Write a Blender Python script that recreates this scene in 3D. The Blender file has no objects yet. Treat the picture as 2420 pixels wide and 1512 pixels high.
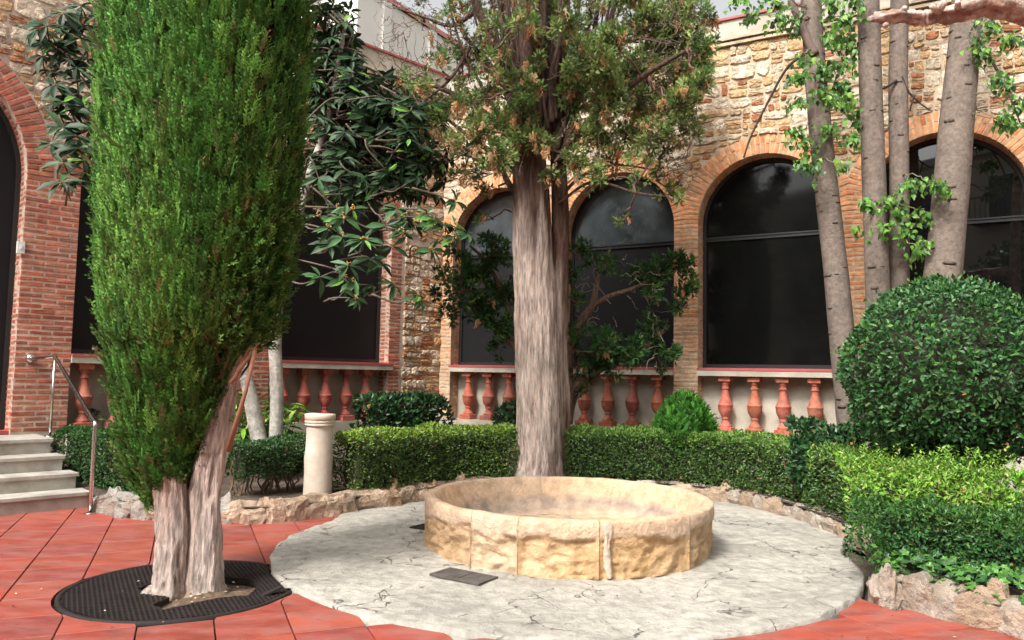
import bpy, math, random
import numpy as np
from mathutils import Matrix, Vector

random.seed(7)
rng = np.random.default_rng(11)
SC = bpy.context.scene
COL = SC.collection

# ------------------------------------------------------------------ camera
S_ = 2419 / 4032.0
FPX = 3028 * S_
CXP, CYP = 1209.5, 756.0
PITCH, ROLL, EYE = math.radians(4.16), math.radians(1.10), 1.44
f_ = np.array([0, math.cos(PITCH), math.sin(PITCH)])
u0 = np.array([0, -math.sin(PITCH), math.cos(PITCH)])
x0 = np.array([1.0, 0, 0])
xv = x0 * math.cos(ROLL) + u0 * math.sin(ROLL)
uv = -x0 * math.sin(ROLL) + u0 * math.cos(ROLL)
CAM = np.array([0, 0, EYE])
cam = bpy.data.cameras.new('camera')
cam.sensor_width = 36.0
cam.lens = 36.0 * FPX / 2419
cam.clip_start = 0.05
cam.clip_end = 500
camo = bpy.data.objects.new('camera', cam)
COL.objects.link(camo)
M = Matrix(((xv[0], uv[0], -f_[0], 0), (xv[1], uv[1], -f_[1], 0), (xv[2], uv[2], -f_[2], EYE), (0, 0, 0, 1)))
camo.matrix_world = M
SC.camera = camo

# ------------------------------------------------------------------ world, sun, exposure
SUN_EL, SUN_DIR = math.radians(48), np.array([-0.50, -0.70])
SUN_DIR = SUN_DIR / np.linalg.norm(SUN_DIR)
w = bpy.data.worlds.new('World')
SC.world = w
w.use_nodes = True
nt = w.node_tree
nt.nodes.clear()
sky = nt.nodes.new('ShaderNodeTexSky')
sky.sky_type = 'NISHITA'
sky.sun_disc = False
sky.sun_elevation = SUN_EL
sky.sun_rotation = math.atan2(SUN_DIR[0], SUN_DIR[1])
sky.air_density = 1.0
sky.dust_density = 7.0
sky.ozone_density = 1.0
hsv = nt.nodes.new('ShaderNodeHueSaturation')
hsv.inputs['Saturation'].default_value = 0.05
bg = nt.nodes.new('ShaderNodeBackground')
bg.inputs['Strength'].default_value = 0.13
wo = nt.nodes.new('ShaderNodeOutputWorld')
nt.links.new(sky.outputs[0], hsv.inputs['Color'])
nt.links.new(hsv.outputs[0], bg.inputs['Color'])
nt.links.new(bg.outputs[0], wo.inputs['Surface'])
sun = bpy.data.lights.new('sun', 'SUN')
sun.energy = 1.5
sun.angle = math.radians(10)
sun.color = (1.0, 0.95, 0.87)
suno = bpy.data.objects.new('sun', sun)
COL.objects.link(suno)
sd = Vector((SUN_DIR[0] * math.cos(SUN_EL), SUN_DIR[1] * math.cos(SUN_EL), math.sin(SUN_EL)))
suno.rotation_euler = sd.to_track_quat('Z', 'Y').to_euler()
SC.view_settings.view_transform = 'Standard'
SC.view_settings.look = 'None'
SC.view_settings.gamma = 1.0
SC.view_settings.use_curve_mapping = False
SC.view_settings.exposure = 1.12
SC.render.engine = 'CYCLES'
SC.cycles.max_bounces = 7
SC.cycles.diffuse_bounces = 3
SC.cycles.transparent_max_bounces = 4

# ------------------------------------------------------------------ placing helpers (photo sight lines -> real positions)
def ray(px, py): return f_ + xv * (px - CXP) / FPX - uv * (py - CYP) / FPX
def G(px, py, z=0.0):
    r = ray(px, py); return CAM + r * ((z - EYE) / r[2])
def at_y(px, py, Y):
    r = ray(px, py); return CAM + r * (Y / r[1])
def project(P):
    d = np.asarray(P, float) - CAM
    z = d @ f_
    return CXP + FPX * (d @ xv) / z, CYP - FPX * (d @ uv) / z, z

# ------------------------------------------------------------------ noise
def _hash(ix, iy, iz, seed):
    h = (ix * 374761393 + iy * 668265263 + iz * 2147483647 + seed * 1274126177) & 0xFFFFFFFF
    h = ((h ^ (h >> 13)) * 1274126177) & 0xFFFFFFFF
    return ((h ^ (h >> 16)) & 0xFFFF) / 32767.5 - 1.0
def vnoise(P, freq=1.0, seed=0):
    P = np.atleast_2d(np.asarray(P, float)) * freq
    i = np.floor(P).astype(np.int64); t = P - i
    t = t * t * (3 - 2 * t)
    r = 0
    for a in (0, 1):
        for b in (0, 1):
            for c in (0, 1):
                wgt = (t[:, 0] if a else 1 - t[:, 0]) * (t[:, 1] if b else 1 - t[:, 1]) * (t[:, 2] if c else 1 - t[:, 2])
                r = r + wgt * _hash(i[:, 0] + a, i[:, 1] + b, i[:, 2] + c, seed)
    return r
def fbm(P, freq=1.0, seed=0, oct=3):
    return sum(vnoise(P, freq * 2 ** k, seed + k) * 0.5 ** k for k in range(oct))

# ------------------------------------------------------------------ mesh builder
class B:
    def __init__(s): s.v = []; s.f = {3: [], 4: []}; s.c = []; s.n = 0
    def add(s, V, F, c=(1, 1, 1)):
        V = np.asarray(V, float).reshape(-1, 3)
        for X in (F if isinstance(F, tuple) else (F,)):
            X = np.asarray(X, int)
            if X.size: s.f[X.shape[1]].append(X + s.n)
        c = np.asarray(c, float)
        s.c.append(np.tile(c, (len(V), 1)) if c.ndim == 1 else c)
        s.v.append(V); s.n += len(V)
        return s
    def mesh(s, name, mat, smooth=False):
        V = np.concatenate(s.v); C = np.concatenate(s.c)
        me = bpy.data.meshes.new(name)
        me.vertices.add(len(V)); me.vertices.foreach_set('co', V.astype(np.float32).ravel())
        li = []; ls = []; off = 0
        for k in (3, 4):
            if s.f[k]:
                X = np.concatenate(s.f[k]); li.append(X.ravel())
                ls.append(off + np.arange(len(X)) * k); off += X.size
        li = np.concatenate(li); ls = np.concatenate(ls)
        me.loops.add(len(li)); me.loops.foreach_set('vertex_index', li.astype(np.int32))
        me.polygons.add(len(ls)); me.polygons.foreach_set('loop_start', ls.astype(np.int32))
        me.polygons.foreach_set('use_smooth', np.full(len(ls), bool(smooth)))
        me.update(calc_edges=True)
        ca = me.color_attributes.new('Col', 'FLOAT_COLOR', 'POINT')
        ca.data.foreach_set('color', np.concatenate([C, np.ones((len(C), 1))], 1).astype(np.float32).ravel())
        if mat: me.materials.append(mat)
        return me
    def build(s, name, mat, parent=None, smooth=False):
        return link(name, s.mesh(name, mat, smooth), parent)
def link(name, me, parent=None, loc=None, col=None):
    o = bpy.data.objects.new(name, me); COL.objects.link(o)
    if parent is not None: o.parent = parent
    if loc is not None: o.location = loc
    if col is not None: o.color = (col[0], col[1], col[2], 1)
    return o
def tag(o, label=None, cat=None, group=None, kind=None):
    if label: o['label'] = label
    if cat: o['category'] = cat
    if group: o['group'] = group
    if kind: o['kind'] = kind
    return o
def thing(name, label, cat, group=None, loc=(0, 0, 0), rz=0.0):
    o = bpy.data.objects.new(name, None); COL.objects.link(o)
    o.empty_display_size = 0.1
    o.location = loc; o.rotation_euler = (0, 0, rz)
    return tag(o, label, cat, group)

def box(c, s, R=None):
    """axis box centre c, full size s; R 3x3 columns = axes"""
    q = np.array([[-1, -1, -1], [1, -1, -1], [1, 1, -1], [-1, 1, -1], [-1, -1, 1], [1, -1, 1], [1, 1, 1], [-1, 1, 1]]) * 0.5 * np.asarray(s, float)
    if R is not None: q = q @ np.asarray(R).T
    F = [[0, 3, 2, 1], [4, 5, 6, 7], [0, 1, 5, 4], [1, 2, 6, 5], [2, 3, 7, 6], [3, 0, 4, 7]]
    return q + np.asarray(c, float), np.array(F)
def chbox(s, b):
    """box of full size s chamfered on the four edges and corners of its +z face (12..30 tris)"""
    x, y, z = np.asarray(s) * 0.5
    V = [[-x, -y, -z], [x, -y, -z], [x, y, -z], [-x, y, -z],
         [-x, -y, z - b], [x, -y, z - b], [x, y, z - b], [-x, y, z - b],
         [-x + b, -y + b, z], [x - b, -y + b, z], [x - b, y - b, z], [-x + b, y - b, z]]
    F = [[0, 3, 2, 1], [0, 1, 5, 4], [1, 2, 6, 5], [2, 3, 7, 6], [3, 0, 4, 7], [4, 5, 9, 8], [5, 6, 10, 9], [6, 7, 11, 10], [7, 4, 8, 11], [8, 9, 10, 11]]
    return np.array(V, float), np.array(F)
def tube(path, rad, n=8, cap=True, prof=None, closed=False):
    P = np.asarray(path, float); K = len(P)
    rad = np.broadcast_to(np.asarray(rad, float), (K,))
    T = np.gradient(P, axis=0); T /= np.linalg.norm(T, axis=1)[:, None] + 1e-9
    ref = np.array([0.31, 0.95, 0.05]) if abs(T[0][2]) > 0.6 else np.array([0, 0, 1.0])
    A = np.zeros_like(T)
    for k_ in range(K):
        ref = ref - T[k_] * (ref @ T[k_]); ref = ref / (np.linalg.norm(ref) + 1e-9); A[k_] = ref
    Bn = np.cross(T, A)
    th = np.arange(n) * 2 * math.pi / n
    pr = np.ones((K, n)) if prof is None else prof
    V = P[:, None] + (rad[:, None] * pr)[..., None] * (np.cos(th)[None, :, None] * A[:, None] + np.sin(th)[None, :, None] * Bn[:, None])
    V = V.reshape(-1, 3)
    i = np.arange(K - 1)[:, None] * n; j = np.arange(n)[None]; j2 = (j + 1) % n
    F = np.stack([i + j, i + j2, i + n + j2, i + n + j], -1).reshape(-1, 4)
    if cap:
        V = np.concatenate([V, P[:1], P[-1:]]); a = K * n
        t = [[a, (k + 1) % n, k] for k in range(n)] + [[a + 1, (K - 1) * n + k, (K - 1) * n + (k + 1) % n] for k in range(n)]
        return V, (F, np.array(t))
    return V, (F,)
def lathe(prof, n=16, c=(0, 0, 0)):
    prof = np.asarray(prof, float); K = len(prof)
    th = np.arange(n) * 2 * math.pi / n
    V = np.stack([prof[:, 1:2] * np.cos(th), prof[:, 1:2] * np.sin(th), np.repeat(prof[:, :1], n, 1)], -1).reshape(-1, 3) + np.asarray(c)
    i = np.arange(K - 1)[:, None] * n; j = np.arange(n)[None]; j2 = (j + 1) % n
    F = np.stack([i + j, i + j2, i + n + j2, i + n + j], -1).reshape(-1, 4)
    return V, F
def bez(pts, n=14):
    """smooth path through points (Catmull-Rom)"""
    P = np.asarray(pts, float); P = np.vstack([2 * P[0] - P[1], P, 2 * P[-1] - P[-2]])
    out = []
    for k in range(1, len(P) - 2):
        for t in np.linspace(0, 1, n, endpoint=False):
            a, b, c, d = P[k - 1], P[k], P[k + 1], P[k + 2]
            out.append(0.5 * (2 * b + (c - a) * t + (2 * a - 5 * b + 4 * c - d) * t * t + (3 * b - a - 3 * c + d) * t ** 3))
    out.append(P[-2]); return np.array(out)
def ico(sub=2):
    import bmesh
    bm = bmesh.new(); bmesh.ops.create_icosphere(bm, subdivisions=sub, radius=1.0)
    V = np.array([v.co[:] for v in bm.verts]); F = np.array([[v.index for v in f.verts] for f in bm.faces]); bm.free()
    return V, F
ICO1, ICO2, ICO3 = ico(1), ico(2), ico(3)

# ------------------------------------------------------------------ materials
def material(name, base=(1, 1, 1), rough=0.8, spec=0.3, var=0.25, vscale=6.0, bump=0.3, bscale=40.0, bdist=0.01, tint=None, tscale=1.5, tamt=0.5,
             stretch=None, transl=0.0, metal=0.0, coat=0.0, cracks=None, backtint=None, stain=None):
    m = bpy.data.materials.new(name); m.use_nodes = True
    nt = m.node_tree; N = nt.nodes; L = nt.links
    N.clear()
    out = N.new('ShaderNodeOutputMaterial'); bs = N.new('ShaderNodeBsdfPrincipled')
    geo = N.new('ShaderNodeNewGeometry')
    pos = geo.outputs['Position']
    if stretch:
        mp = N.new('ShaderNodeMapping'); mp.inputs['Scale'].default_value = stretch
        L.new(pos, mp.inputs['Vector']); pos = mp.outputs[0]
    at = N.new('ShaderNodeAttribute'); at.attribute_name = 'Col'
    oi = N.new('ShaderNodeObjectInfo')
    def mixc(kind, fac, a, b):
        x = N.new('ShaderNodeMix'); x.data_type = 'RGBA'; x.blend_type = kind
        if isinstance(fac, float): x.inputs[0].default_value = fac
        else: L.new(fac, x.inputs[0])
        for s, val in ((6, a), (7, b)):
            if isinstance(val, tuple): x.inputs[s].default_value = (*val, 1)
            else: L.new(val, x.inputs[s])
        return x.outputs[2]
    c = mixc('MULTIPLY', 1.0, at.outputs['Color'], oi.outputs['Color'])
    c = mixc('MULTIPLY', 1.0, c, tuple(base))
    def noise(sc, det=5.0, r=0.6):
        n = N.new('ShaderNodeTexNoise'); n.inputs['Scale'].default_value = sc; n.inputs['Detail'].default_value = det; n.inputs['Roughness'].default_value = r
        L.new(pos, n.inputs['Vector']); return n.outputs['Fac']
    def ramp(src, lo, hi, a=0.0, b=1.0):
        r = N.new('ShaderNodeMapRange'); r.inputs[1].default_value = lo; r.inputs[2].default_value = hi; r.inputs[3].default_value = a; r.inputs[4].default_value = b
        L.new(src, r.inputs[0]); return r.outputs[0]
    def grey(v):
        cb = N.new('ShaderNodeCombineColor'); [L.new(v, cb.inputs[k]) for k in range(3)]; return cb.outputs[0]
    if tint is not None:
        c = mixc('MIX', ramp(noise(tscale), 0.42, 0.62, 0.0, tamt), c, tuple(tint))
    if var: c = mixc('MULTIPLY', 1.0, c, grey(ramp(noise(vscale), 0.3, 0.7, 1 - var, 1 + var)))
    h = noise(bscale, 6.0, 0.65)
    if stain is not None:
        c = mixc('MIX', ramp(noise(stain[1], 8.0, 0.7), stain[2], stain[2] + 0.12, 0.0, stain[3]), c, tuple(stain[0]))
    if cracks is not None:
        vo = N.new('ShaderNodeTexVoronoi'); vo.feature = 'DISTANCE_TO_EDGE'; vo.inputs['Scale'].default_value = cracks[0]
        nz = N.new('ShaderNodeTexNoise'); nz.inputs['Scale'].default_value = 3.5; nz.inputs['Detail'].default_value = 6
        L.new(pos, nz.inputs['Vector'])
        ad = N.new('ShaderNodeVectorMath'); ad.operation = 'MULTIPLY_ADD'; ad.inputs[1].default_value = (0.55, 0.55, 0.55)
        L.new(nz.outputs['Color'], ad.inputs[0]); L.new(pos, ad.inputs[2]); L.new(ad.outputs[0], vo.inputs['Vector'])
        line = ramp(vo.outputs['Distance'], 0.004, cracks[1], 1.0, 0.0)
        mask = ramp(noise(1.6, 4.0), 0.47, 0.55)
        mm = N.new('ShaderNodeMath'); mm.operation = 'MULTIPLY'; L.new(line, mm.inputs[0]); L.new(mask, mm.inputs[1])
        c = mixc('MIX', ramp(mm.outputs[0], 0, 1, 0, .8), c, (0.09, 0.08, 0.07))
        sb = N.new('ShaderNodeMath'); sb.operation = 'SUBTRACT'; L.new(h, sb.inputs[0]); L.new(mm.outputs[0], sb.inputs[1]); h = sb.outputs[0]
    L.new(c, bs.inputs['Base Color'])
    bs.inputs['Roughness'].default_value = rough
    bs.inputs['Specular IOR Level'].default_value = spec
    bs.inputs['Metallic'].default_value = metal
    if coat: bs.inputs['Coat Weight'].default_value = coat
    if bump:
        bp = N.new('ShaderNodeBump'); bp.inputs['Strength'].default_value = bump; bp.inputs['Distance'].default_value = bdist
        L.new(h, bp.inputs['Height']); L.new(bp.outputs[0], bs.inputs['Normal'])
    sh = bs.outputs[0]
    if transl:
        tr = N.new('ShaderNodeBsdfTranslucent'); L.new(c, tr.inputs['Color'])
        mx = N.new('ShaderNodeMixShader'); mx.inputs[0].default_value = transl
        L.new(sh, mx.inputs[1]); L.new(tr.outputs[0], mx.inputs[2]); sh = mx.outputs[0]
    L.new(sh, out.inputs['Surface'])
    return m

MAT = dict(
    leaf=material('leaf', rough=0.42, spec=0.4, var=0.25, vscale=9, bump=0, transl=0.22),
    leaf_gloss=material('leaf_gloss', rough=0.38, spec=0.5, var=0.2, vscale=9, bump=0, transl=0.15),
    loquat=material('loquat_leaf', rough=0.5, spec=0.3, var=0.25, vscale=9, bump=0, transl=0.12),
    needle=material('needle', rough=0.6, spec=0.2, var=0.25, vscale=5, bump=0, transl=0.28),
    brick=material('brick', rough=0.9, var=0.3, vscale=14, bump=0.7, bscale=55, bdist=0.008, tint=(0.46, 0.33, 0.25), tscale=4.5, tamt=0.25),
    stone=material('stone', rough=0.95, var=0.34, vscale=16, bump=1.0, bscale=24, bdist=0.045, tint=(0.34, 0.20, 0.10), tscale=7.0, tamt=0.45),
    mortar_pale=material('mortar_pale', base=(0.50, 0.39, 0.31), rough=0.95, var=0.25, vscale=7, bump=0.8, bscale=40, bdist=0.01),
    mortar=material('mortar', base=(0.52, 0.41, 0.285), rough=0.95, var=0.3, vscale=7, bump=0.8, bscale=40, bdist=0.01),
    render=material('render', base=(0.50, 0.45, 0.37), rough=0.9, var=0.2, vscale=3, bump=0.3, bscale=30, bdist=0.006, tint=(0.22, 0.17, 0.11), tscale=1.6, tamt=0.35),
    terracotta=material('terracotta', rough=0.7, spec=0.35, var=0.3, vscale=12, bump=0.4, bscale=60, bdist=0.006, tint=(0.46, 0.22, 0.15), tscale=7, tamt=0.5, stain=((0.14, 0.05, 0.035), 7.0, 0.56, 0.6)),
    tile=material('tile', rough=0.55, spec=0.45, var=0.30, vscale=4.0, bump=0.25, bscale=14, bdist=0.006, tint=(0.29, 0.105, 0.088), tscale=3.2, tamt=0.8, stretch=(1.0, 2.3, 1.0), stain=((0.15, 0.07, 0.06), 4.0, 0.55, 0.6)),
    grout=material('grout', base=(0.13, 0.09, 0.07), rough=0.95, var=0.3, vscale=5, bump=0.4, bscale=60),
    concrete=material('concrete', base=(0.435, 0.405, 0.35), rough=0.92, var=0.24, vscale=11, bump=1.0, bscale=16, bdist=0.03, tint=(0.27, 0.255, 0.22), tscale=1.4, tamt=0.65, cracks=(1.7, 0.011), stain=((0.19, 0.17, 0.145), 9.0, 0.58, 0.42)),
    basin=material('basin', rough=0.92, var=0.26, vscale=9, bump=1.0, bscale=22, bdist=0.025, tint=(0.60, 0.44, 0.31), tscale=4.5, tamt=0.25, stain=((0.24, 0.15, 0.08), 9.0, 0.62, 0.5)),
    rock=material('rock', rough=0.95, var=0.4, vscale=14, bump=1.0, bscale=26, bdist=0.05, tint=(0.24, 0.15, 0.09), tscale=7, tamt=0.6),
    travertine=material('travertine', base=(0.44, 0.41, 0.36), rough=0.85, var=0.25, vscale=4, bump=0.5, bscale=30, bdist=0.008, tint=(0.24, 0.19, 0.14), tscale=3, tamt=0.5),
    soil=material('soil', base=(0.085, 0.06, 0.045), rough=1, var=0.4, vscale=8, bump=1, bscale=30, bdist=0.03, tint=(0.16, 0.13, 0.10), tscale=3, tamt=0.5),
    sandy=material('sandy_soil', base=(0.135, 0.09, 0.058), rough=1, var=0.55, vscale=26, bump=1, bscale=60, bdist=0.01),
    bark_pale=material('bark_pale', rough=0.9, var=0.55, vscale=5.5, bump=1.0, bscale=10, bdist=0.08, stretch=(7.0, 7.0, 0.85), tint=(0.30, 0.17, 0.115), tscale=2.6, tamt=0.35, stain=((0.08, 0.045, 0.03), 5.5, 0.62, 0.6)),
    bark_grey=material('bark_grey', rough=0.88, var=0.3, vscale=22, bump=0.8, bscale=40, bdist=0.015, tint=(0.12, 0.10, 0.085), tscale=5, tamt=0.5, stain=((0.06, 0.045, 0.035), 20.0, 0.60, 0.7)),
    bark_pink=material('bark_pink', rough=0.6, spec=0.4, var=0.4, vscale=14, bump=0.9, bscale=16, bdist=0.03, tint=(0.60, 0.49, 0.42), tscale=10, tamt=0.9, stain=((0.05, 0.025, 0.02), 13.0, 0.61, 0.9)),
    twig=material('twig', rough=0.9, var=0.2, bump=0),
    steel=material('steel', base=(0.62, 0.6, 0.57), rough=0.22, var=0.05, bump=0, metal=1.0),
    iron=material('cast_iron', base=(0.024, 0.018, 0.017), rough=0.7, spec=0.25, var=0.3, vscale=8, bump=0.3, bscale=80, bdist=0.003),
    drain_iron=material('drain_iron', base=(0.10, 0.085, 0.075), rough=0.7, spec=0.3, var=0.3, vscale=12, bump=0.2, bscale=60),
    frame=material('window_frame', base=(0.02, 0.02, 0.02), rough=0.4, spec=0.5, var=0.1, bump=0),
    glass=material('dark_glass', base=(0.006, 0.006, 0.006), rough=0.02, spec=0.8, var=0.1, bump=0),
    glass_dark=material('tinted_glass', base=(0.006, 0.006, 0.006), rough=0.06, spec=0.32, var=0.1, bump=0),
    glass_sky_dust=material('dusty_sky_glass', base=(0.045, 0.053, 0.057), rough=0.14, spec=0.7, var=0.5, vscale=2.0, stain=((0.10, 0.115, 0.12), 2.2, 0.52, 0.6), bump=0),  # blue-grey base and patches: dust plus a painted sky reflection
    board=material('black_board', base=(0.009, 0.009, 0.010), rough=0.55, spec=0.25, var=0.2, vscale=2, bump=0.1, bscale=6),
    plastic=material('white_plastic', base=(0.75, 0.74, 0.7), rough=0.4, var=0.02, bump=0),
    white_wall=material('white_wall', base=(0.8, 0.77, 0.7), rough=0.9, var=0.06, vscale=1, bump=0.1, bscale=10),
    facade=material('facade', base=(0.74, 0.67, 0.55), rough=0.9, var=0.1, vscale=1, bump=0.1, bscale=10),
    red_paint=material('red_paint', base=(0.42, 0.10, 0.09), rough=0.55, var=0.15, bump=0.1, bscale=30),
    pink_paint=material('pink_paint', base=(0.62, 0.26, 0.23), rough=0.6, var=0.1, bump=0.1, bscale=30),
    column=material('column_stone', base=(0.60, 0.51, 0.42), rough=0.8, var=0.15, vscale=5, bump=0.4, bscale=25, bdist=0.006, tint=(0.40, 0.24, 0.16), tscale=4, tamt=0.3),
)

# ------------------------------------------------------------------ the setting: ground
aL, aR = math.radians(44.63), math.radians(60.18)
dL = np.array([math.sin(aL), math.cos(aL), 0]); nL = np.array([math.cos(aL), -math.sin(aL), 0])
dR = np.array([math.sin(aR), -math.cos(aR), 0]); nR = np.array([-math.cos(aR), -math.sin(aR), 0])
UP = np.array([0, 0, 1.0])
CORNER = np.array([-1.2537, 13.463, 0])
PC, PR = np.array([0.444, 6.63]), 2.34            # concrete circle
GC, GR = np.array([-2.145, 5.221]), 0.737          # iron tree grate
BC, BR = np.array([0.512, 6.754]), 1.229           # stone basin

g = B()
gx = np.array([[-120, -120, -0.09], [120, -120, -0.09], [120, 120, -0.09], [-120, 120, -0.09]])
g.add(gx, np.array([[0, 1, 2, 3]]))
tag(g.build('ground', MAT['soil']), kind='structure')

# rock line = front edge of the planted beds
ROCK_A = np.array([(-4.62, 8.30), (-4.16, 7.87), (-3.74, 7.60), (-3.39, 7.47), (-3.05, 7.42), (-2.68, 7.40), (-2.40, 7.39), (-2.06, 7.58), (-1.76, 7.89), (-1.52, 8.22), (-1.25, 8.50), (-0.97, 8.84), (-0.62, 9.26), (-0.2, 9.50), (0.12, 9.60)])
ROCK_B = np.array([(0.78, 9.62), (1.3, 9.72), (1.8, 9.66), (2.2, 9.48), (2.61, 9.15), (2.83, 8.70), (2.98, 8.2), (3.07, 7.56), (3.127, 7.0), (3.1, 6.5), (2.88, 5.95), (2.6, 5.5), (2.46, 5.26)])
ROCK_C = np.array([(2.46, 5.26), (2.52, 5.16), (2.66, 4.94), (2.80, 4.72), (2.98, 4.53), (3.2, 4.32), (3.5, 4.08), (4.2, 3.6)])

def bed_sheet(name, line, back, z=0.15):
    line = np.asarray(line); b = B(); n = len(line); back = np.asarray(back)
    rows = 14
    V = []
    for r in np.linspace(0, 1, rows):
        V.append(np.c_[line * (1 - r) + back * r, np.full(n, z)])
    V = np.concatenate(V); V[:, 2] += 0.05 * fbm(V, 1.4, 3) * np.repeat(np.minimum(1, np.linspace(0, 1, rows) * 5), n)
    F = [[i * n + j, i * n + j + 1, (i + 1) * n + j + 1, (i + 1) * n + j] for i in range(rows - 1) for j in range(n - 1)]
    b.add(V, np.array(F)[:, ::-1])
    return tag(b.build(name, MAT['soil'], smooth=True), kind='structure')
Lw = lambda u, w=0.03: (CORNER + dL * u + nL * w)[:2]
Rw = lambda u, w=0.03: (CORNER + dR * u + nR * w)[:2]
bed_sheet('garden_bed', ROCK_A, [Lw(u) for u in np.linspace(-5.7, 0.05, len(ROCK_A) - 2)] + [Rw(0.4), Rw(0.9)])
bed_sheet('garden_bed', np.vstack([ROCK_A[-1:], ROCK_B]), [Rw(u) for u in np.linspace(0.9, 9.5, len(ROCK_B) + 1)])
bed_sheet('garden_bed', ROCK_C, [Rw(u) for u in np.linspace(9.5, 12.0, len(ROCK_C))])

# paving: grout sheet with square terracotta tiles as its children
pv = B()
PVP = np.array([(-12, -6), (12, -6), (12, 4.0), (3.6, 4.08), (2.46, 5.3), (2.2, 7), (0.4, 8), (-1.3, 8.4), (-2.4, 7.5), (-3.6, 7.6), (-4.3, 8.2), (-4.4, 9.0), (-8, 9), (-12, 9)], float)
cen = np.array([[0, 3.0]])
pv.add(np.c_[np.vstack([PVP, cen]), np.full(len(PVP) + 1, -0.055)], np.array([[len(PVP), i, (i + 1) % len(PVP)] for i in range(len(PVP))]))
pave = tag(pv.build('pavement', MAT['grout']), kind='structure')
E1, E2 = np.array([math.cos(math.radians(22.7)), math.sin(math.radians(22.7))]), np.array([math.sin(math.radians(22.7)), -math.cos(math.radians(22.7))])
TS, T1, T2 = 0.4014, -0.200, -4.869
def inpoly(p, poly):
    c = False; n = len(poly)
    for i in range(n):
        a, b = poly[i], poly[i - 1]
        if (a[1] > p[1]) != (b[1] > p[1]) and p[0] < (b[0] - a[0]) * (p[1] - a[1]) / (b[1] - a[1]) + a[0]: c = not c
    return c
tiles = []
for i in range(-24, 24):
    for j in range(-24, 24):
        c0 = E1 * (T1 + TS * (i + .5)) + E2 * (T2 + TS * (j + .5))
        if not inpoly(c0, PVP) or c0[1] < -2.5 or abs(c0[0]) > 7: continue
        h = TS / 2 - 0.0042
        ring = []
        m = 5
        for (ax, ay), (bx, by) in (((-1, -1), (1, -1)), ((1, -1), (1, 1)), ((1, 1), (-1, 1)), ((-1, 1), (-1, -1))):
            for t in np.arange(m) / m: ring.append(c0 + E1 * h * (ax + (bx - ax) * t) + E2 * h * (ay + (by - ay) * t))
        ring = np.array(ring); bad = False
        for cc, rr in ((PC, PR + 0.012), (GC, GR + 0.02)):
            dv = ring - cc; dd = np.linalg.norm(dv, axis=1)
            if (dd < rr).all(): bad = True; break
            k = dd < rr
            if k.any():
                ring[k] = cc + dv[k] / dd[k][:, None] * rr
        if bad: continue
        x, y = ring[:, 0], ring[:, 1]
        area = 0.5 * np.sum(x * np.roll(y, -1) - np.roll(x, -1) * y)
        if abs(area) < 0.012: continue
        X, Y, Z = project([*c0, 0])
        vis = Z > 0.5 and -250 < X < 2650 and Y < 1850 and Y > 1100
        tiles.append((vis, ring if area > 0 else ring[::-1], c0))
def tile_geo(ring, c):
    n = len(ring); tz = rng.normal(0, 0.0008); sl = rng.normal(0, 0.003, 2)
    top = np.c_[ring + (c - ring) * 0.012, tz + (ring - c) @ sl]; bot = np.c_[ring, np.full(n, -0.054)]
    mid = np.c_[ring, tz - 0.003 + (ring - c) @ sl]
    V = np.vstack([top, mid, bot, [[*top[:, :2].mean(0), tz + 0.0008]]])
    F4 = [[n + i, n + (i + 1) % n, (i + 1) % n, i] for i in range(n)] + [[2 * n + i, 2 * n + (i + 1) % n, n + (i + 1) % n, n + i] for i in range(n)]
    return V, (np.array([[3 * n, i, (i + 1) % n] for i in range(n)]), np.array(F4))
def tile_col():
    a = rng.random()
    c = np.array([0.305, 0.058, 0.037]) * (0.74 + 0.44 * rng.random())
    if a < 0.25: c = c * [1.12, 1.25, 1.1]
    elif a < 0.4: c = c * [0.85, 0.9, 1.15]
    return c
rest = B()
for vis, ring, c in tiles:
    V, F = tile_geo(ring, c)
    if vis: B().add(V, F, tile_col()).build('tile', MAT['tile'], pave)
    else: rest.add(V, F, tile_col())
if rest.n: tag(rest.build('tile_paving', MAT['tile'], pave), kind='stuff')

# concrete patio: round at the front, running back to the rocks
cp = B(); NA, NRr = 300, 80
th = np.arange(NA) * 2 * math.pi / NA
def edge_r(t):
    d = np.array([math.cos(t), math.sin(t)])
    lo = PR
    if d[1] > -0.05:                                   # back half: as far as the rock line
        rr = [np.linalg.norm(p - PC) for p in np.vstack([ROCK_A[8:], ROCK_B[:-3]])]
        aa = [math.atan2(*(p - PC)[::-1]) for p in np.vstack([ROCK_A[8:], ROCK_B[:-3]])]
        o = np.argsort(aa); R_ = np.interp(t if t < math.pi * 1.5 else t - 2 * math.pi, np.array(aa)[o], np.array(rr)[o])
        k = min(1, max(0, (d[1] + 0.05) / 0.35)) if d[0] > 0 else min(1, max(0, (d[1] - 0.42) / 0.2))
        lo = PR * (1 - k) + max(PR, R_ + 0.1) * k
    return lo
er = np.array([edge_r(t) for t in th]); er += 0.016 * fbm(np.c_[np.cos(th) * 4, np.sin(th) * 4, th * 0], 3, 5, 4)
rr = np.linspace(0, 1, NRr) ** 0.7
P = PC + (rr[:, None] * er[None])[..., None] * np.stack([np.cos(th), np.sin(th)], -1)[None]
P = np.c_[P.reshape(-1, 2), np.zeros(NA * NRr)]
P[:, 2] = 0.016 + 0.007 * fbm(P, 2.5, 21, 4) + 0.006 * fbm(P, 11, 25, 2)
P[-NA:, 2] -= 0.004
sk = P[-NA:].copy(); sk[:, 2] = -0.065
P = np.vstack([P, sk])
i = np.arange(NRr)[:, None] * NA; j = np.arange(NA)[None]; j2 = (j + 1) % NA
F = np.stack([i + j, i + NA + j, i + NA + j2, i + j2], -1).reshape(-1, 4)
cp.add(P, F)
patio = tag(cp.build('concrete_patio', MAT['concrete'], smooth=True), kind='structure')

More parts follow.
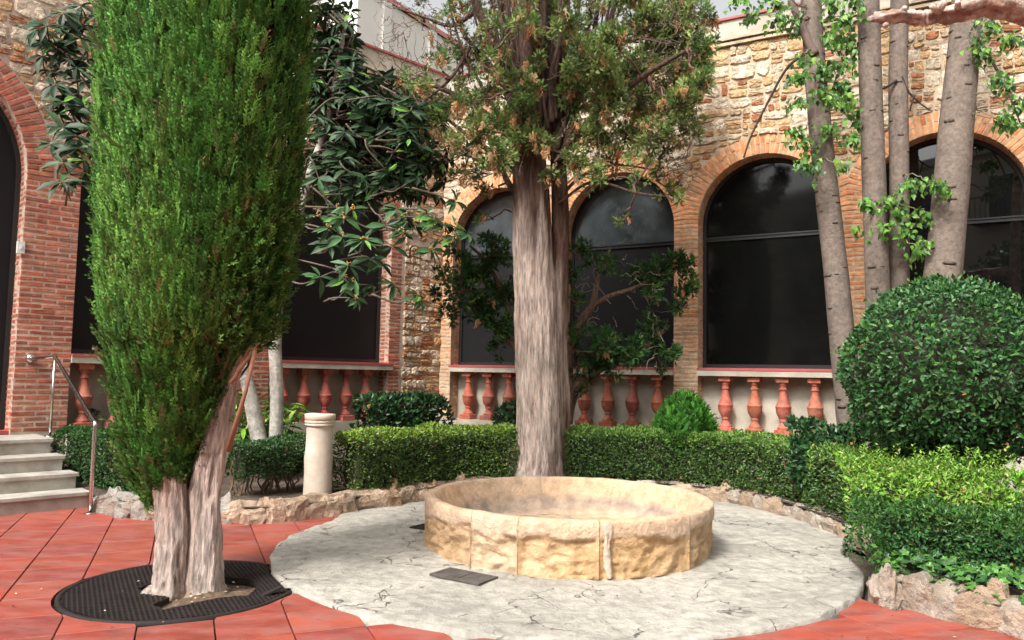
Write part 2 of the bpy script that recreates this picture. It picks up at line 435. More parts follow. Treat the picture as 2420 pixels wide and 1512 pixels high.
# ------------------------------------------------------------------ masonry
class Wall:
    def __init__(s, d, n): s.d, s.n = d, n; s.R = np.stack([d, UP, n], 1)
    def P(s, u, z, w=0.0):
        u, z, w = np.broadcast_arrays(np.asarray(u, float), np.asarray(z, float), np.asarray(w, float))
        return CORNER + u[..., None] * s.d + z[..., None] * UP + w[..., None] * s.n
WL, WR = Wall(dL, nL), Wall(dR, nR)
def wbox(wall, u0, u1, z0, z1, w0, w1):
    return box(wall.P((u0 + u1) / 2, (z0 + z1) / 2, (w0 + w1) / 2), (u1 - u0, z1 - z0, w1 - w0), wall.R)

NOM = np.array([0.24, 0.048, 0.10])
BRICKS = []
for k in range(8):
    V, F = chbox(NOM, 0.006)
    V = V + rng.normal(0, 0.0022, V.shape) * [1.3, 1, 1]
    BRICKS.append((V, F))
BRICK_ME = [B().add(V, F).mesh('brick', MAT['brick']) for V, F in BRICKS]

def arch_wall(name, wall, ua, ub, ztop, opens, thing_o, depth=0.34, mat='mortar'):
    """mortar body with round-headed openings; opens: (a, b, spring, zbottom)"""
    b = B(); cur = ua; W = 0.0
    def quad(p): b.add(np.array(p), np.array([[0, 1, 2, 3]]))
    for a, c, sp, zb in opens:
        quad([wall.P(cur, 0, W), wall.P(a, 0, W), wall.P(a, ztop, W), wall.P(cur, ztop, W)])
        r = (c - a) / 2; cu = (a + c) / 2; N = 36
        t = np.linspace(math.pi, 0, N + 1); us = cu + r * np.cos(t); zs = sp + r * np.sin(t)
        for k in range(N):
            quad([wall.P(us[k], zs[k], W), wall.P(us[k + 1], zs[k + 1], W), wall.P(us[k + 1], ztop, W), wall.P(us[k], ztop, W)])
            quad([wall.P(us[k], zs[k], W), wall.P(us[k], zs[k], -depth), wall.P(us[k + 1], zs[k + 1], -depth), wall.P(us[k + 1], zs[k + 1], W)])
        quad([wall.P(a, 0, W), wall.P(a, 0, -depth), wall.P(a, sp, -depth), wall.P(a, sp, W)])
        quad([wall.P(c, 0, W), wall.P(c, sp, W), wall.P(c, sp, -depth), wall.P(c, 0, -depth)])
        cur = c
    quad([wall.P(cur, 0, W), wall.P(ub, 0, W), wall.P(ub, ztop, W), wall.P(cur, ztop, W)])
    quad([wall.P(ua, ztop, W), wall.P(ub, ztop, W), wall.P(ub, ztop, -0.6), wall.P(ua, ztop, -0.6)])
    quad([wall.P(ub, 0, -0.6), wall.P(ua, 0, -0.6), wall.P(ua, ztop, -0.6), wall.P(ub, ztop, -0.6)])
    return b.build('masonry', MAT[mat], thing_o)

def brick_row(a, b, alt):
    out = []; x = a; first = True
    L0 = 0.235 if alt else 0.115
    while x < b - 0.03:
        L = L0 if first else 0.235 + rng.normal(0, 0.012)
        e = min(b, x + L)
        if b - e < 0.06: e = b
        out.append((x, e)); x = e + 0.015; first = False
    return out

def pieces_pier(wall, a, b, z0, z1, ja, jb, colf):
    """(centre, R, size, colour) bricks on a pier front plus its two jambs"""
    out = []; z = z0; k = 0; pitch = 0.0632
    while z < z1 - 0.02:
        hh = 0.0425 + rng.normal(0, 0.0022)
        zc = z + 0.0315 + rng.normal(0, 0.002)
        for x0_, x1_ in brick_row(a, b, k % 2):
            wv = 0.002 + abs(rng.normal(0, 0.0025))
            R = wall.R @ np.array(Matrix.Rotation(rng.normal(0, 0.009), 3, 'Z'))
            out.append((wall.P((x0_ + x1_) / 2, zc, wv - 0.05), R, np.array([x1_ - x0_, hh, 0.10]), colf(zc)))
        for flag, u, sgn in ((ja, a, -1), (jb, b, 1)):
            if not flag: continue
            Rj = np.stack([wall.n * -sgn, UP, wall.d * sgn], 1)
            cuts = [(-0.108, -0.31)] if k % 2 else [(-0.108, -0.20), (-0.213, -0.31)]
            for w0, w1 in cuts:
                out.append((wall.P(u, zc, (w0 + w1) / 2) + wall.d * sgn * (rng.normal(0.003, 0.002) - 0.05), Rj, np.array([w0 - w1, hh, 0.10]), colf(zc)))
        z += pitch; k += 1
    return out

def pieces_arch(wall, a, b, sp, colf, ring=0.275):
    out = []; r = (b - a) / 2; cu = (a + b) / 2
    n = int(round(math.pi * (r + 0.05) / 0.0632))
    for k in range(n):
        t = math.pi * (k + 0.5) / n
        rad = wall.d * math.cos(t) + UP * math.sin(t); tan = -wall.d * math.sin(t) + UP * math.cos(t)
        R = np.stack([rad, tan, wall.n], 1)
        if np.linalg.det(R) < 0: R = np.stack([rad, -tan, wall.n], 1)
        th_ = 0.0465 + rng.normal(0, 0.002)
        c0 = wall.P(cu, sp, 0)
        cuts = [(0, ring + rng.normal(0, 0.008))] if rng.random() < 0.45 else ([(0, .125), (.138, ring)] if k % 2 else [(0, .15), (.163, ring)])
        for q0, q1 in cuts:
            wv = 0.004 + abs(rng.normal(0, 0.004))
            out.append((c0 + rad * (r + (q0 + q1) / 2) + wall.n * (wv - 0.05), R, np.array([q1 - q0, th_ * (1.0 + 0.28 * (q0 + q1) / 2 / 0.28), 0.10]), colf(sp + math.sin(t))))
        Rs = np.stack([wall.n, tan, -rad], 1)
        if np.linalg.det(Rs) < 0: Rs = np.stack([wall.n, -tan, -rad], 1)
        out.append((c0 + rad * (r + 0.05 - 0.004) + wall.n * (-0.21), Rs, np.array([0.2, th_ * 0.93, 0.10]), colf(sp + math.sin(t)) * 0.95))
    return out

def guillotine(u0, u1, v0, v1, out, big=1.0):
    Wd, H = u1 - u0, v1 - v0
    if Wd < 0.46 * big and H < 0.27 * big and (rng.random() < 0.5 or (Wd < 0.15 and H < 0.12) or H < 0.075):
        if Wd / H < 5.5: out.append((u0, u1, v0, v1)); return
    f = rng.uniform(0.32, 0.68)
    cutv = H > 0.065 and (H * 1.55 > Wd * rng.uniform(0.6, 1.4))
    if H > 0.27 * big and Wd < 0.7: cutv = True
    if H < 0.09: cutv = False
    if cutv:
        if rng.random() < 0.3 and H > 0.12: f = rng.choice([0.07 / H, 1 - 0.07 / H]); f = min(0.7, max(0.25, f))
        m = v0 + H * f; guillotine(u0, u1, v0, m, out, big); guillotine(u0, u1, m, v1, out, big)
    else:
        m = u0 + Wd * f; guillotine(u0, m, v0, v1, out, big); guillotine(m, u1, v0, v1, out, big)

def stone_geo(wall, cell, arches, keep, warp):
    u0, u1, v0, v1 = cell; Wd, H = u1 - u0, v1 - v0
    thin = H < 0.085 and Wd / H > 1.9
    gap = 0.0045
    n = 14; t = np.arange(n) * 2 * math.pi / n + 0.13
    p = 6.5 if thin else rng.uniform(3.2, 8.0)
    cx, sx = np.cos(t), np.sin(t)
    q = 1.0 / (np.abs(cx) ** p + np.abs(sx) ** p) ** (1 / p)
    q = q * (1 - 0.22 * rng.random(n) ** 2.2 * (0.5 if thin else 1.0))
    uu = (u0 + u1) / 2 + (Wd / 2 - gap) * q * cx; vv = (v0 + v1) / 2 + (H / 2 - gap) * q * sx
    N3 = np.c_[uu * 2.2, vv * 2.6, uu * 0]
    uu = uu + warp * vnoise(N3, 1, 31); vv = vv + warp * 1.1 * vnoise(N3, 1, 32)
    for cu, sp, R in arches:
        if vv.min() > sp + R: continue
        dx, dz = uu - cu, vv - sp; d = np.hypot(dx, dz)
        ins = np.where(vv > sp, d < R, np.abs(dx) < R)
        if ins.all(): return None
        if ins.any():
            if ins.mean() > 0.6 or d.min() < R * 0.62: return None
            dd = np.maximum(d, 1e-3); uu = np.where(ins, np.where(vv > sp, cu + dx / dd * R, cu + np.sign(dx) * R), uu); vv = np.where(ins & (vv > sp), sp + dz / dd * R, vv)
    cu_, cv_ = uu.mean(), vv.mean()
    if not keep(cu_, cv_): return None
    dep = (0.010 if thin else 0.019) * rng.uniform(0.3, 1.7)
    ins1, ins2 = 0.86, 0.42
    V = [wall.P(uu, vv, -0.03)]
    V.append(wall.P(cu_ + (uu - cu_) * 0.985, cv_ + (vv - cv_) * 0.985, dep * 0.35 + rng.normal(0, 0.003, n)))
    V.append(wall.P(cu_ + (uu - cu_) * ins1, cv_ + (vv - cv_) * ins1, dep + rng.normal(0, 0.005, n)))
    V.append(wall.P(np.array([cu_ + rng.normal(0, Wd * .06)]), np.array([cv_]), np.array([dep * rng.uniform(0.9, 1.35)])))
    V = np.concatenate(V); F4 = []
    for r in range(2):
        for k in range(n): F4.append([r * n + k, r * n + (k + 1) % n, (r + 1) * n + (k + 1) % n, (r + 1) * n + k])
    F3 = [[2 * n + k, 2 * n + (k + 1) % n, 3 * n] for k in range(n)]
    return V, (np.array(F3), np.array(F4)), thin, Wd * H

def stone_colour(thin, area, warm):
    a = rng.random()
    if thin:
        if a < 0.42: c = np.array([0.44, 0.17, 0.085])
        elif a < 0.8: c = np.array([0.50, 0.33, 0.18])
        else: c = np.array([0.55, 0.45, 0.33])
    elif area > 0.026:
        c = np.array([0.72, 0.62, 0.49]) if a < 0.8 else np.array([0.62, 0.43, 0.24])
    else:
        c = np.array([0.62, 0.50, 0.36]) if a < 0.42 else (np.array([0.60, 0.38, 0.19]) if a < 0.85 else np.array([0.40, 0.16, 0.08]))
    c = c * rng.uniform(0.88, 1.2)
    return c * (np.array([1.02, 1, .97]) if warm else np.array([1.06, 1.03, 1.0]))

def hidden(X, Y):
    """photo regions where nearer things cover the walls"""
    return (205 < X < 740 and Y < 1050) or (1215 < X < 1345) or (X > 2010 and Y > 850) or (1910 < X < 1990 and Y < 900) or Y > 1060 or (1000 < X < 1640 and Y < 330)
def score(c, size):
    X, Y, Z = project(c)
    if Z < 0.5 or not (-15 < X < 2434 and -15 < Y < 1512) or hidden(X, Y): return -1
    return size / Z
def place_bricks(parent, pcs):
    sc = [score(c, (s[0] + s[1])) * (1.0 if R[:, 2] @ (CAM - c) > 0 else 0) for c, R, s, col in pcs]
    order = np.argsort(sc)[::-1]; rest = B()
    for rank, k in enumerate(order):
        c, R, s, col = pcs[k]; kk = int(rng.integers(len(BRICKS)))
        if rank < 300 and sc[k] > 0:
            o = link('brick', BRICK_ME[kk], parent, col=col)
            m = np.eye(4); m[:3, :3] = R * (s / NOM)[None]; m[:3, 3] = c
            o.matrix_world = Matrix(m.tolist())
        else:
            V, F = BRICKS[kk]
            rest.add((V * (s / NOM)) @ R.T + c, F, col)
    tag(rest.build('brickwork', MAT['brick'], parent), kind='stuff')
def place_stones(parent, pcs):
    sc = [score(V[-1], math.sqrt(area)) for V, F, thin, area, col in pcs]
    order = np.argsort(sc)[::-1]; rest = B()
    for rank, k in enumerate(order):
        V, F, thin, area, col = pcs[k]
        if rank < 300 and sc[k] > 0: B().add(V, F, col).build('brick' if False else 'stone', MAT['stone'], parent)
        else: rest.add(V, F, col)
    tag(rest.build('stonework', MAT['stone'], parent), kind='stuff')

ZT = 6.32
L_OPEN = [(-9.19, -6.39, 3.70, 0.65), (-5.81, -3.70, 3.70, 1.6), (-3.21, -1.10, 3.70, 1.6)]
R_OPEN = [(0.23, 2.03, 3.73, 1.6), (2.39, 4.21, 3.73, 1.6), (4.57, 6.43, 3.73, 1.6), (6.80, 8.66, 3.73, 1.6), (9.03, 10.89, 3.73, 1.6)]

def red_col(z): 
    return np.array([0.44, 0.115, 0.066]) * rng.uniform(0.62, 1.22) * (np.array([1, 1.25, 1.2]) if rng.random() < 0.25 else 1)
def orange_col(z):
    k = 1 / (1 + math.exp((z - 1.9 + rng.normal(0, 0.25)) * 2.6))      # the lower bricks are bleached
    c = np.array([0.72, 0.33, 0.145]) * (1 - k) + np.array([0.66, 0.46, 0.31]) * k
    if rng.random() < 0.2: c = c * [0.95, 0.72, 0.6]
    return c * rng.uniform(0.78, 1.18)

# left wall ----------------------------------------------------------
wl = thing('arcade_wall', 'left arcade wall of dark red brick piers, arches and rubble stone behind the tall cypress', 'wall')
arch_wall('masonry', WL, -13.0, 0.0, ZT, L_OPEN, wl, mat='mortar_pale')
pcs = []
pcs += pieces_pier(WL, -6.39, -5.81, 0.672, 3.70, True, True, red_col)
pcs += pieces_pier(WL, -3.70, -3.21, 0.70, 3.70, True, True, red_col)
pcs += pieces_pier(WL, -1.10, -0.88, 0.70, 3.72, True, False, red_col)
pcs += pieces_pier(WL, -9.75, -9.19, 0.672, 3.70, True, True, red_col)
for a, b, sp, zb in L_OPEN: pcs += pieces_arch(WL, a, b, sp, red_col)
place_bricks(wl, pcs)
cells = []
for v in np.arange(3.62, 6.32, 0.54): guillotine(-10.5, -0.0, v, v + 0.54, cells, 1.15)
cells2 = []
for v in np.arange(0.05, 3.62, 0.51): guillotine(-0.88, -0.0, v, v + 0.51, cells2, 0.72)
st = []
archL = [((a + b) / 2, sp, (b - a) / 2 + 0.285) for a, b, sp, _ in L_OPEN]
for c in cells:
    q = stone_geo(WL, c, archL, lambda u, v: v > 3.72, 0.03)
    if q: st.append((*q, stone_colour(q[2], q[3], False)))
for c in cells2:
    q = stone_geo(WL, c, archL[2:], lambda u, v: u > -0.87, 0.012)
    if q: st.append((*q, stone_colour(q[2], q[3], False)))
place_stones(wl, st)
B().add(*wbox(WL, -5.81, -0.051, 0.0, 0.69, -0.30, 0.045)).build('plinth', MAT['render'], wl)
B().add(*wbox(WL, -13, -0.05, ZT + 0.002, ZT + 0.05, -0.6, 0.06)).add(*wbox(WL, -13, -0.07, ZT + 0.07, ZT + 0.10, -0.6, 0.085)).build('cornice', MAT['mortar'], wl)
B().add(*wbox(WL, -13, -0.04, ZT + 0.102, ZT + 0.44, -0.5, 0.03)).build('parapet', MAT['render'], wl)
B().add(*wbox(WL, -13, -0.03, ZT + 0.442, ZT + 0.475, -0.55, 0.07)).build('coping', MAT['red_paint'], wl)

# right wall ---------------------------------------------------------
wr = thing('arcade_wall', 'right arcade wall of orange brick arches under pale rubble stone with a red coped parapet', 'wall')
arch_wall('masonry', WR, 0.0, 13.0, ZT, R_OPEN, wr)
pcs = []
edges = [(0.0, 0.23)] + [(R_OPEN[k][1], R_OPEN[k + 1][0]) for k in range(4)] + [(10.89, 11.3)]
for k, (a, b) in enumerate(edges): pcs += pieces_pier(WR, a + (0.004 if k == 0 else 0), b, 0.70, 3.73, k > 0, True, orange_col)
for a, b, sp, zb in R_OPEN: pcs += pieces_arch(WR, a, b, sp, orange_col)
place_bricks(wr, pcs)
cells = []
for v in np.arange(3.68, 6.32, 0.53): guillotine(0.0, 12.6, v, v + 0.53, cells, 0.88)
archR = [((a + b) / 2, sp, (b - a) / 2 + 0.283) for a, b, sp, _ in R_OPEN]
st = []
for c in cells:
    q = stone_geo(WR, c, archR, lambda u, v: v > 3.80 and v < 6.30, 0.03)
    if q: st.append((*q, stone_colour(q[2], q[3], True)))
place_stones(wr, st)
B().add(*wbox(WR, 0.051, 13, 0.0, 0.692, -0.30, 0.045)).build('plinth', MAT['render'], wr)
B().add(*wbox(WR, 0.06, 13, ZT + 0.002, ZT + 0.045, -0.6, 0.06)).add(*wbox(WR, 0.08, 13, ZT + 0.07, ZT + 0.10, -0.6, 0.085)).build('cornice', MAT['mortar'], wr)
B().add(*wbox(WR, 0.0, 13, ZT + 0.102, ZT + 0.385, -0.5, 0.03)).build('parapet', MAT['render'], wr)
B().add(*wbox(WR, 0.0, 13, ZT + 0.387, ZT + 0.42, -0.55, 0.065)).build('coping', MAT['red_paint'], wr)

# windows: frame, panes, transom -------------------------------------
def window(parent, wall, a, b, sp, z0, mats, transom=3.52, w=-0.285, label=None):
    r = (b - a) / 2; cu = (a + b) / 2; N = 28
    t = np.linspace(math.pi, 0, N + 1)
    def outline(e): return np.r_[a + e, cu + (r - e) * np.cos(t), b - e], np.r_[z0 + e, sp + (r - e) * np.sin(t), z0 + e]
    ou, oz = outline(0.0); iu, iz = outline(0.055); n = len(ou)
    fb = B()
    V = np.concatenate([wall.P(ou, oz, w), wall.P(ou, oz, w + 0.035), wall.P(iu, iz, w + 0.035), wall.P(iu, iz, w + 0.005)])
    F = [[r_ * n + k, r_ * n + (k + 1) % n, (r_ + 1) * n + (k + 1) % n, (r_ + 1) * n + k] for r_ in range(3) for k in range(n)]
    fb.add(V, np.array(F))
    fr = fb.build('window', MAT['frame'], parent)
    if label: fr['label'] = label
    # panes
    if transom:
        k = (oz > transom)
        lo = B(); lo.add(wall.P([a + .03, b - .03, b - .03, a + .03], [z0 + .03, z0 + .03, transom, transom], w + 0.004), np.array([[0, 1, 2, 3]])).build('pane', mats[0], fr)
        hx = np.r_[a + .03, (cu + (r - .03) * np.cos(t))[(sp + r * np.sin(t)) > transom], b - .03]; hz = np.r_[transom, (sp + (r - .03) * np.sin(t))[(sp + r * np.sin(t)) > transom], transom]
        m = len(hx); V = np.vstack([wall.P(hx, hz, w + 0.004), wall.P(np.array([cu]), np.array([transom + .3]), np.array([w + 0.004]))])
        B().add(V, np.array([[m, k, (k + 1) % m] for k in range(m)])[:, ::-1]).build('pane', mats[1], fr)
        tb = B()
        for q0, q1, ww in ((-0.03, -0.008, 0.03), (-0.006, 0.012, 0.022), (0.014, 0.034, 0.036)): tb.add(*wbox(wall, a + .04, b - .04, transom + q0, transom + q1, w + 0.0, w + ww))
        tb.build('transom', MAT['frame'], fr)
    else:
        m = n; V = np.vstack([wall.P(ou, oz, w + 0.004), wall.P(np.array([cu]), np.array([sp]), np.array([w + 0.004]))])
        B().add(V, np.array([[m, k, (k + 1) % m] for k in range(m)])[:, ::-1]).build('pane', mats[0], fr)
    B().add(*wbox(wall, a, b, z0 - 0.05, z0 - 0.002, -0.33, -0.05)).build('sill', MAT['red_paint'], fr)
    return fr
window(wl, WL, -9.19, -6.39, 3.70, 0.70, (MAT['board'],), None)
window(wl, WL, -5.81, -3.70, 3.70, 1.615, (MAT['board'],), None)
window(wl, WL, -3.21, -1.10, 3.70, 1.615, (MAT['board'],), None)
for k, (a, b, sp, zb) in enumerate(R_OPEN):
    window(wr, WR, a, b, sp, 1.615, [(MAT['board'], MAT['glass_sky_dust']), (MAT['board'], MAT['glass_sky_dust']), (MAT['glass_dark'], MAT['glass_dark']), (MAT['glass'], MAT['glass']), (MAT['glass'], MAT['glass'])][k])
sw = tag(B().add(*wbox(WL, -6.445, -6.37, 2.755, 2.895, -0.02, 0.035)).add(*wbox(WL, -6.42, -6.395, 2.80, 2.85, 0.035, 0.042)).build('switch_box', MAT['plastic']), 'small white electric box on the brick pier edge beside the dark doorway', 'switch box')

# balustrades ---------------------------------------------------------
BAL = [(.075, .082), (.10, .084), (.125, .064), (.155, .047), (.182, .041), (.188, .052), (.212, .052), (.22, .05), (.245, .066), (.285, .089), (.33, .100), (.372, .102), (.378, .106), (.396, .106), (.402, .098), (.42, .092), (.48, .070), (.54, .053), (.59, .045), (.614, .043), (.618, .057), (.638, .057), (.642, .045), (.672, .045), (.682, .056), (.71, .061), (.728, .061)]
bb = B()
V, F = lathe(BAL, 20); bb.add(V, F)
q = [[-1, -1], [1, -1], [1, 1], [-1, 1]]
for z0, z1, h0, h1 in ((0, .072, .108, .108), (.072, .078, .108, .09), (.725, .80, .080, .086)):
    V = np.array([[x * h0, y * h0, z0] for x, y in q] + [[x * h1, y * h1, z1] for x, y in q])
    bb.add(V, np.array([[0, 3, 2, 1], [4, 5, 6, 7], [0, 1, 5, 4], [1, 2, 6, 5], [2, 3, 7, 6], [3, 0, 4, 7]]))
def baluster_mesh():
    me = bb.mesh('baluster', MAT['terracotta'], True)
    return me
BAL_ME = baluster_mesh()
try:
    BAL_ME.set_sharp_from_angle(angle=math.radians(40))
except Exception: pass
def balustrade(wall, a, b, us, label, tone, rail_end=0.0):
    t = thing('balustrade', label, 'balustrade', 'red baluster railings below the windows')
    B().add(*wbox(wall, a + .002, b - .002, 0.693, 1.548, -0.33, -0.24)).build('back_panel', MAT['render'], t)
    B().add(*wbox(wall, a - 0.0 + .003, b + rail_end - .003, 1.496, 1.572, -0.235, 0.055)).build('rail', MAT['render'], t)
    B().add(*wbox(wall, a + .003, b + rail_end - .003, 1.574, 1.606, -0.20, 0.062)).build('rail_cap', MAT['red_paint'], t)
    for k, u in enumerate(us):
        p = wall.P(np.array(u), np.array(0.694), np.array(-0.075))
        o = link('baluster', BAL_ME, t, loc=p, col=np.array(tone) * rng.uniform(0.78, 1.15) * [1, rng.uniform(.9, 1.2), rng.uniform(.9, 1.2)])
        o.rotation_euler = (0, 0, math.atan2(wall.d[1], wall.d[0]))
        o.scale = (1, 1, 1.003)
    return t
TR = (0.50, 0.135, 0.085)
balustrade(WL, -5.81, -3.70, [-5.62 + .37 * k for k in range(6)], 'terracotta baluster railing beside the steps, mostly behind the tall cypress', (0.42, 0.10, 0.075))
balustrade(WL, -3.21, -1.10, [-2.96 + .372 * k for k in range(5)], 'dark red baluster railing between the stone column and the rubble strip', (0.40, 0.08, 0.058), 0.07)
balustrade(WR, 0.23, 2.03, [.57, .975, 1.37, 1.76], 'terracotta baluster railing just left of the thick central trunk', (0.44, 0.105, 0.06))
balustrade(WR, 2.39, 4.21, [2.62, 3.0, 3.40, 3.80][:0] + [2.74, 3.14, 3.54, 3.95], 'terracotta baluster railing between central trunk and round conifer bush', (0.42, 0.11, 0.06))
balustrade(WR, 4.57, 6.43, [4.95, 5.36, 5.745, 6.16], 'bright terracotta baluster railing right of the round conifer bush', (0.52, 0.135, 0.08))
balustrade(WR, 6.80, 8.66, [7.1, 7.5, 7.9, 8.3], 'terracotta baluster railing behind the big clipped ball shrub', TR)

# stairs ---------------------------------------------------------------
stt = thing('staircase', 'four pale travertine steps up to the brick doorway at the far left', 'steps')
RS = 0.164
ns = [-8.79, -9.09, -9.38, -9.67]; ends = [2.70, 2.66, 2.60, 2.55]
RN = np.stack([dL, nL, UP], 1)
for k in range(4):
    n0, z1 = ns[k], RS * (k + 1)
    nb = ns[k + 1] if k < 3 else -10.36
    e = ends[k]
    c = dL * ((e - 6) / 2) + nL * ((n0 - 10.36) / 2); 
    V, F = box(c + UP * (RS * k + (RS - .04) / 2), (e + 6, n0 + 10.36, RS - .04), RN)
    B().add(V, F).build('riser', MAT['travertine'], stt)
    dep = (n0 - nb) + 0.035 if k < 3 else (n0 + 10.36)
    c2 = dL * ((e + .02 - 6) / 2) + nL * (n0 + .025 - dep / 2) + UP * (z1 - .0195)
    V, F = chbox((e + 6.02, dep, .037), .005); B().add(V @ RN.T + c2, F).build('tread', MAT['travertine'], stt)

# handrail --------------------------------------------------------------
hr = thing('handrail', 'polished steel handrail running down from the brick pier beside the steps', 'handrail')
p_top = G(118, 1031, 4 * RS); p_bot = np.array([-4.146, 7.751, 0]); ros = WL.P(np.array(-6.233), np.array(1.536), np.array(0.0))
bend1 = p_top + UP * 0.885; bend1[:2] = G(136, 846, 0)[:2] * 0 + p_top[:2]
knee = p_bot + UP * 0.875
path = [ros + nL * 0.03, ros + nL * 0.10, bend1 + UP * .02 - dL * 0.0 , bend1 + UP * 0.015 + (knee - bend1) * 0.03, knee + UP * 0.01, knee - UP * 0.05, p_bot + UP * 0.003]
P2 = []
for a, b in zip(path[:-1], path[1:]): P2 += [a + (b - a) * t for t in (0.02, 0.5, 0.98)]
V, F = tube(P2, 0.0215, 12); B().add(V, F).build('rail', MAT['steel'], hr, True)
V, F = tube([p_top, bend1 + UP * .01], 0.014, 10); B().add(V, F).build('post', MAT['steel'], hr, True)
for q, rad in ((p_top, .06), (p_bot, .055)):
    V, F = lathe([(0.001, .001), (.001, rad), (.008, rad - .004), (.014, .025)], 20, q); B().add(V, F).build('base_plate', MAT['steel'], hr, True)
V, F = lathe([(0, .001), (0, .055), (.02, .055), (.045, .045), (.055, .02), (.056, .0)], 20)
Rr = np.stack([dL, UP, nL], 1); B().add(V @ Rr.T + ros, F).build('wall_rosette', MAT['steel'], hr, True)

# ------------------------------------------------------------------ stone basin
bs_ = thing('stone_basin', 'round sandstone fountain basin standing on the grey concrete circle', 'fountain')
def bang(px, py, z): 
    p = G(px, py, z)[:2] - BC; return math.atan2(p[1], p[0])
joints = [bang(1077, 1340, 0.05), bang(1198, 1365, 0.05), bang(1428, 1374, 0.05), bang(1646, 1340, 0.05), math.radians(2), math.radians(62), math.radians(100), math.radians(150), math.radians(190)]
joints = sorted([j % (2 * math.pi) for j in joints])
blockcol = [(0.57, 0.365, 0.19), (0.59, 0.37, 0.18), (0.56, 0.38, 0.22), (0.58, 0.355, 0.17), (0.46, 0.295, 0.16), (0.58, 0.41, 0.26)]
HB = 0.415
for k, a0 in enumerate(joints):
    a1 = joints[(k + 1) % len(joints)]
    if a1 <= a0: a1 += 2 * math.pi
    na = max(8, int((a1 - a0) / 0.013))
    ang = np.linspace(a0 + 0.0016, a1 - 0.0016, na)
    prof = [(0.0, BR - .02), (0.004, BR)] + [(z, BR) for z in np.linspace(.02, .37, 22)] + [(.400, BR - .004), (.411, BR - .012), (HB, BR - .03), (HB, BR - .075), (.409, BR - .088), (.385, BR - .10), (.33, BR - .125), (.27, BR - .15), (.20, BR - .18), (.13, BR - .22), (.09, BR - .38)]
    prof = np.array(prof); NP = len(prof)
    A, Z = np.meshgrid(ang, prof[:, 0], indexing='ij'); Rr_ = np.repeat(prof[None, :, 1], na, 0)
    Q = np.stack([np.cos(A) * BR, np.sin(A) * BR, Z], -1).reshape(-1, 3)
    outer = np.zeros(NP); outer[1:24] = 1
    line = 0.275 + 0.035 * vnoise(np.c_[ang * 3.0, ang * 0, ang * 0 + k], 1, 3) + 0.022 * vnoise(np.c_[ang * 8, ang * 0, ang * 0 + k], 1, 4) + 0.008 * vnoise(np.c_[ang * 40, ang * 0, ang * 0 + k], 1, 14)
    below = 1 / (1 + np.exp((Z - line[:, None]) / 0.004))
    rough = (fbm(Q * [1, 1, 1.6], 5, 41 + k, 4).reshape(na, NP) * 0.022 + np.abs(vnoise(Q * [1, 1, 2.4], 8, 77 + k)).reshape(na, NP) * -0.022 + vnoise(Q * [1, 1, 2], 26, 9).reshape(na, NP) * .005 - 0.012 * (np.abs(vnoise(Q * [1, 1, 3.2], 3.4, 19 + k)).reshape(na, NP) < .07))
    edge_b = np.minimum(1, np.minimum(ang - a0, a1 - ang) / 0.03)[:, None]
    Rr_ = Rr_ + outer[None] * (below * (rough - 0.020) * edge_b + (1 - below) * fbm(Q, 9, 60, 2).reshape(na, NP) * 0.003)
    inn = (np.arange(NP) >= 28)
    Rr_ = Rr_ + inn[None] * fbm(Q, 6, 90, 3).reshape(na, NP) * 0.006
    Zz = Z + (np.arange(NP) >= 24)[None] * fbm(Q, 4, 95, 3).reshape(na, NP) * 0.005
    # chipped rim
    V = np.stack([BC[0] + np.cos(A) * Rr_, BC[1] + np.sin(A) * Rr_, Zz + 0.012], -1).reshape(-1, 3)
    i = np.arange(na - 1)[:, None] * NP; j = np.arange(NP - 1)[None]
    F = np.stack([i + j, i + NP + j, i + NP + j + 1, i + j + 1], -1).reshape(-1, 4)
    capf = []
    c0 = np.array(blockcol[k % 6]) * rng.uniform(0.94, 1.06)
    pale = np.array([0.64, 0.47, 0.345])
    mixv = np.clip((1 - below) * 0.75 + 0.22 * fbm(Q, 3, 50, 2).reshape(na, NP), 0, 1) * outer[None] + (1 - outer[None]) * 0.55
    grey = np.clip((np.arange(NP) >= 31)[None] * (0.75 + fbm(Q, 3, 53, 2).reshape(na, NP) * .6), 0, 1) * (np.abs(np.sin(A * 2 + 0.3)) > 0.05)
    mixv = mixv[..., None]
    C = c0 * (1 - mixv) + pale * mixv
    band = np.exp(-((Z - 0.17 - 0.02 * vnoise(Q, 4, 8).reshape(na, NP)) / 0.055) ** 2) * (np.arange(NP) >= 29)[None]
    C = C * (1 - 0.8 * band[..., None]) + np.array([0.22, 0.20, 0.195]) * 0.8 * band[..., None]
    b = B(); b.add(V, F, C.reshape(-1, 3))
    o = b.build('stone_block', MAT['basin'], bs_, True)
core = B()
V, F = lathe([(0.0, BR - .075), (HB - .05, BR - .075), (HB - .05, BR - .082), (.27, BR - .125), (.13, BR - .195), (.055, BR - .35), (.05, 0.001)], 64, (*BC, 0.012)); core.add(V, F, (0.5, 0.42, 0.33))
core.build('mortar_bed', MAT['basin'], bs_, True)
V, F = lathe([(.088, 0.9), (.095, .5), (.090, .001)], 48, (*BC, 0.012)); V[:, 2] += 0.006 * fbm(V, 3, 4)
B().add(V, F[:, ::-1] if False else F, (0.50, 0.37, 0.25)).build('basin_floor', MAT['basin'], bs_, True)
V, F = ICO2; V = V * [0.115, .09, .055] * (1 + 0.3 * fbm(V, 2.2, 8)[:, None]); B().add(V + [BC[0] - .0, BC[1] + .0, 0.17], F, (0.42, 0.42, 0.40)).build('spout', MAT['rock'], bs_)
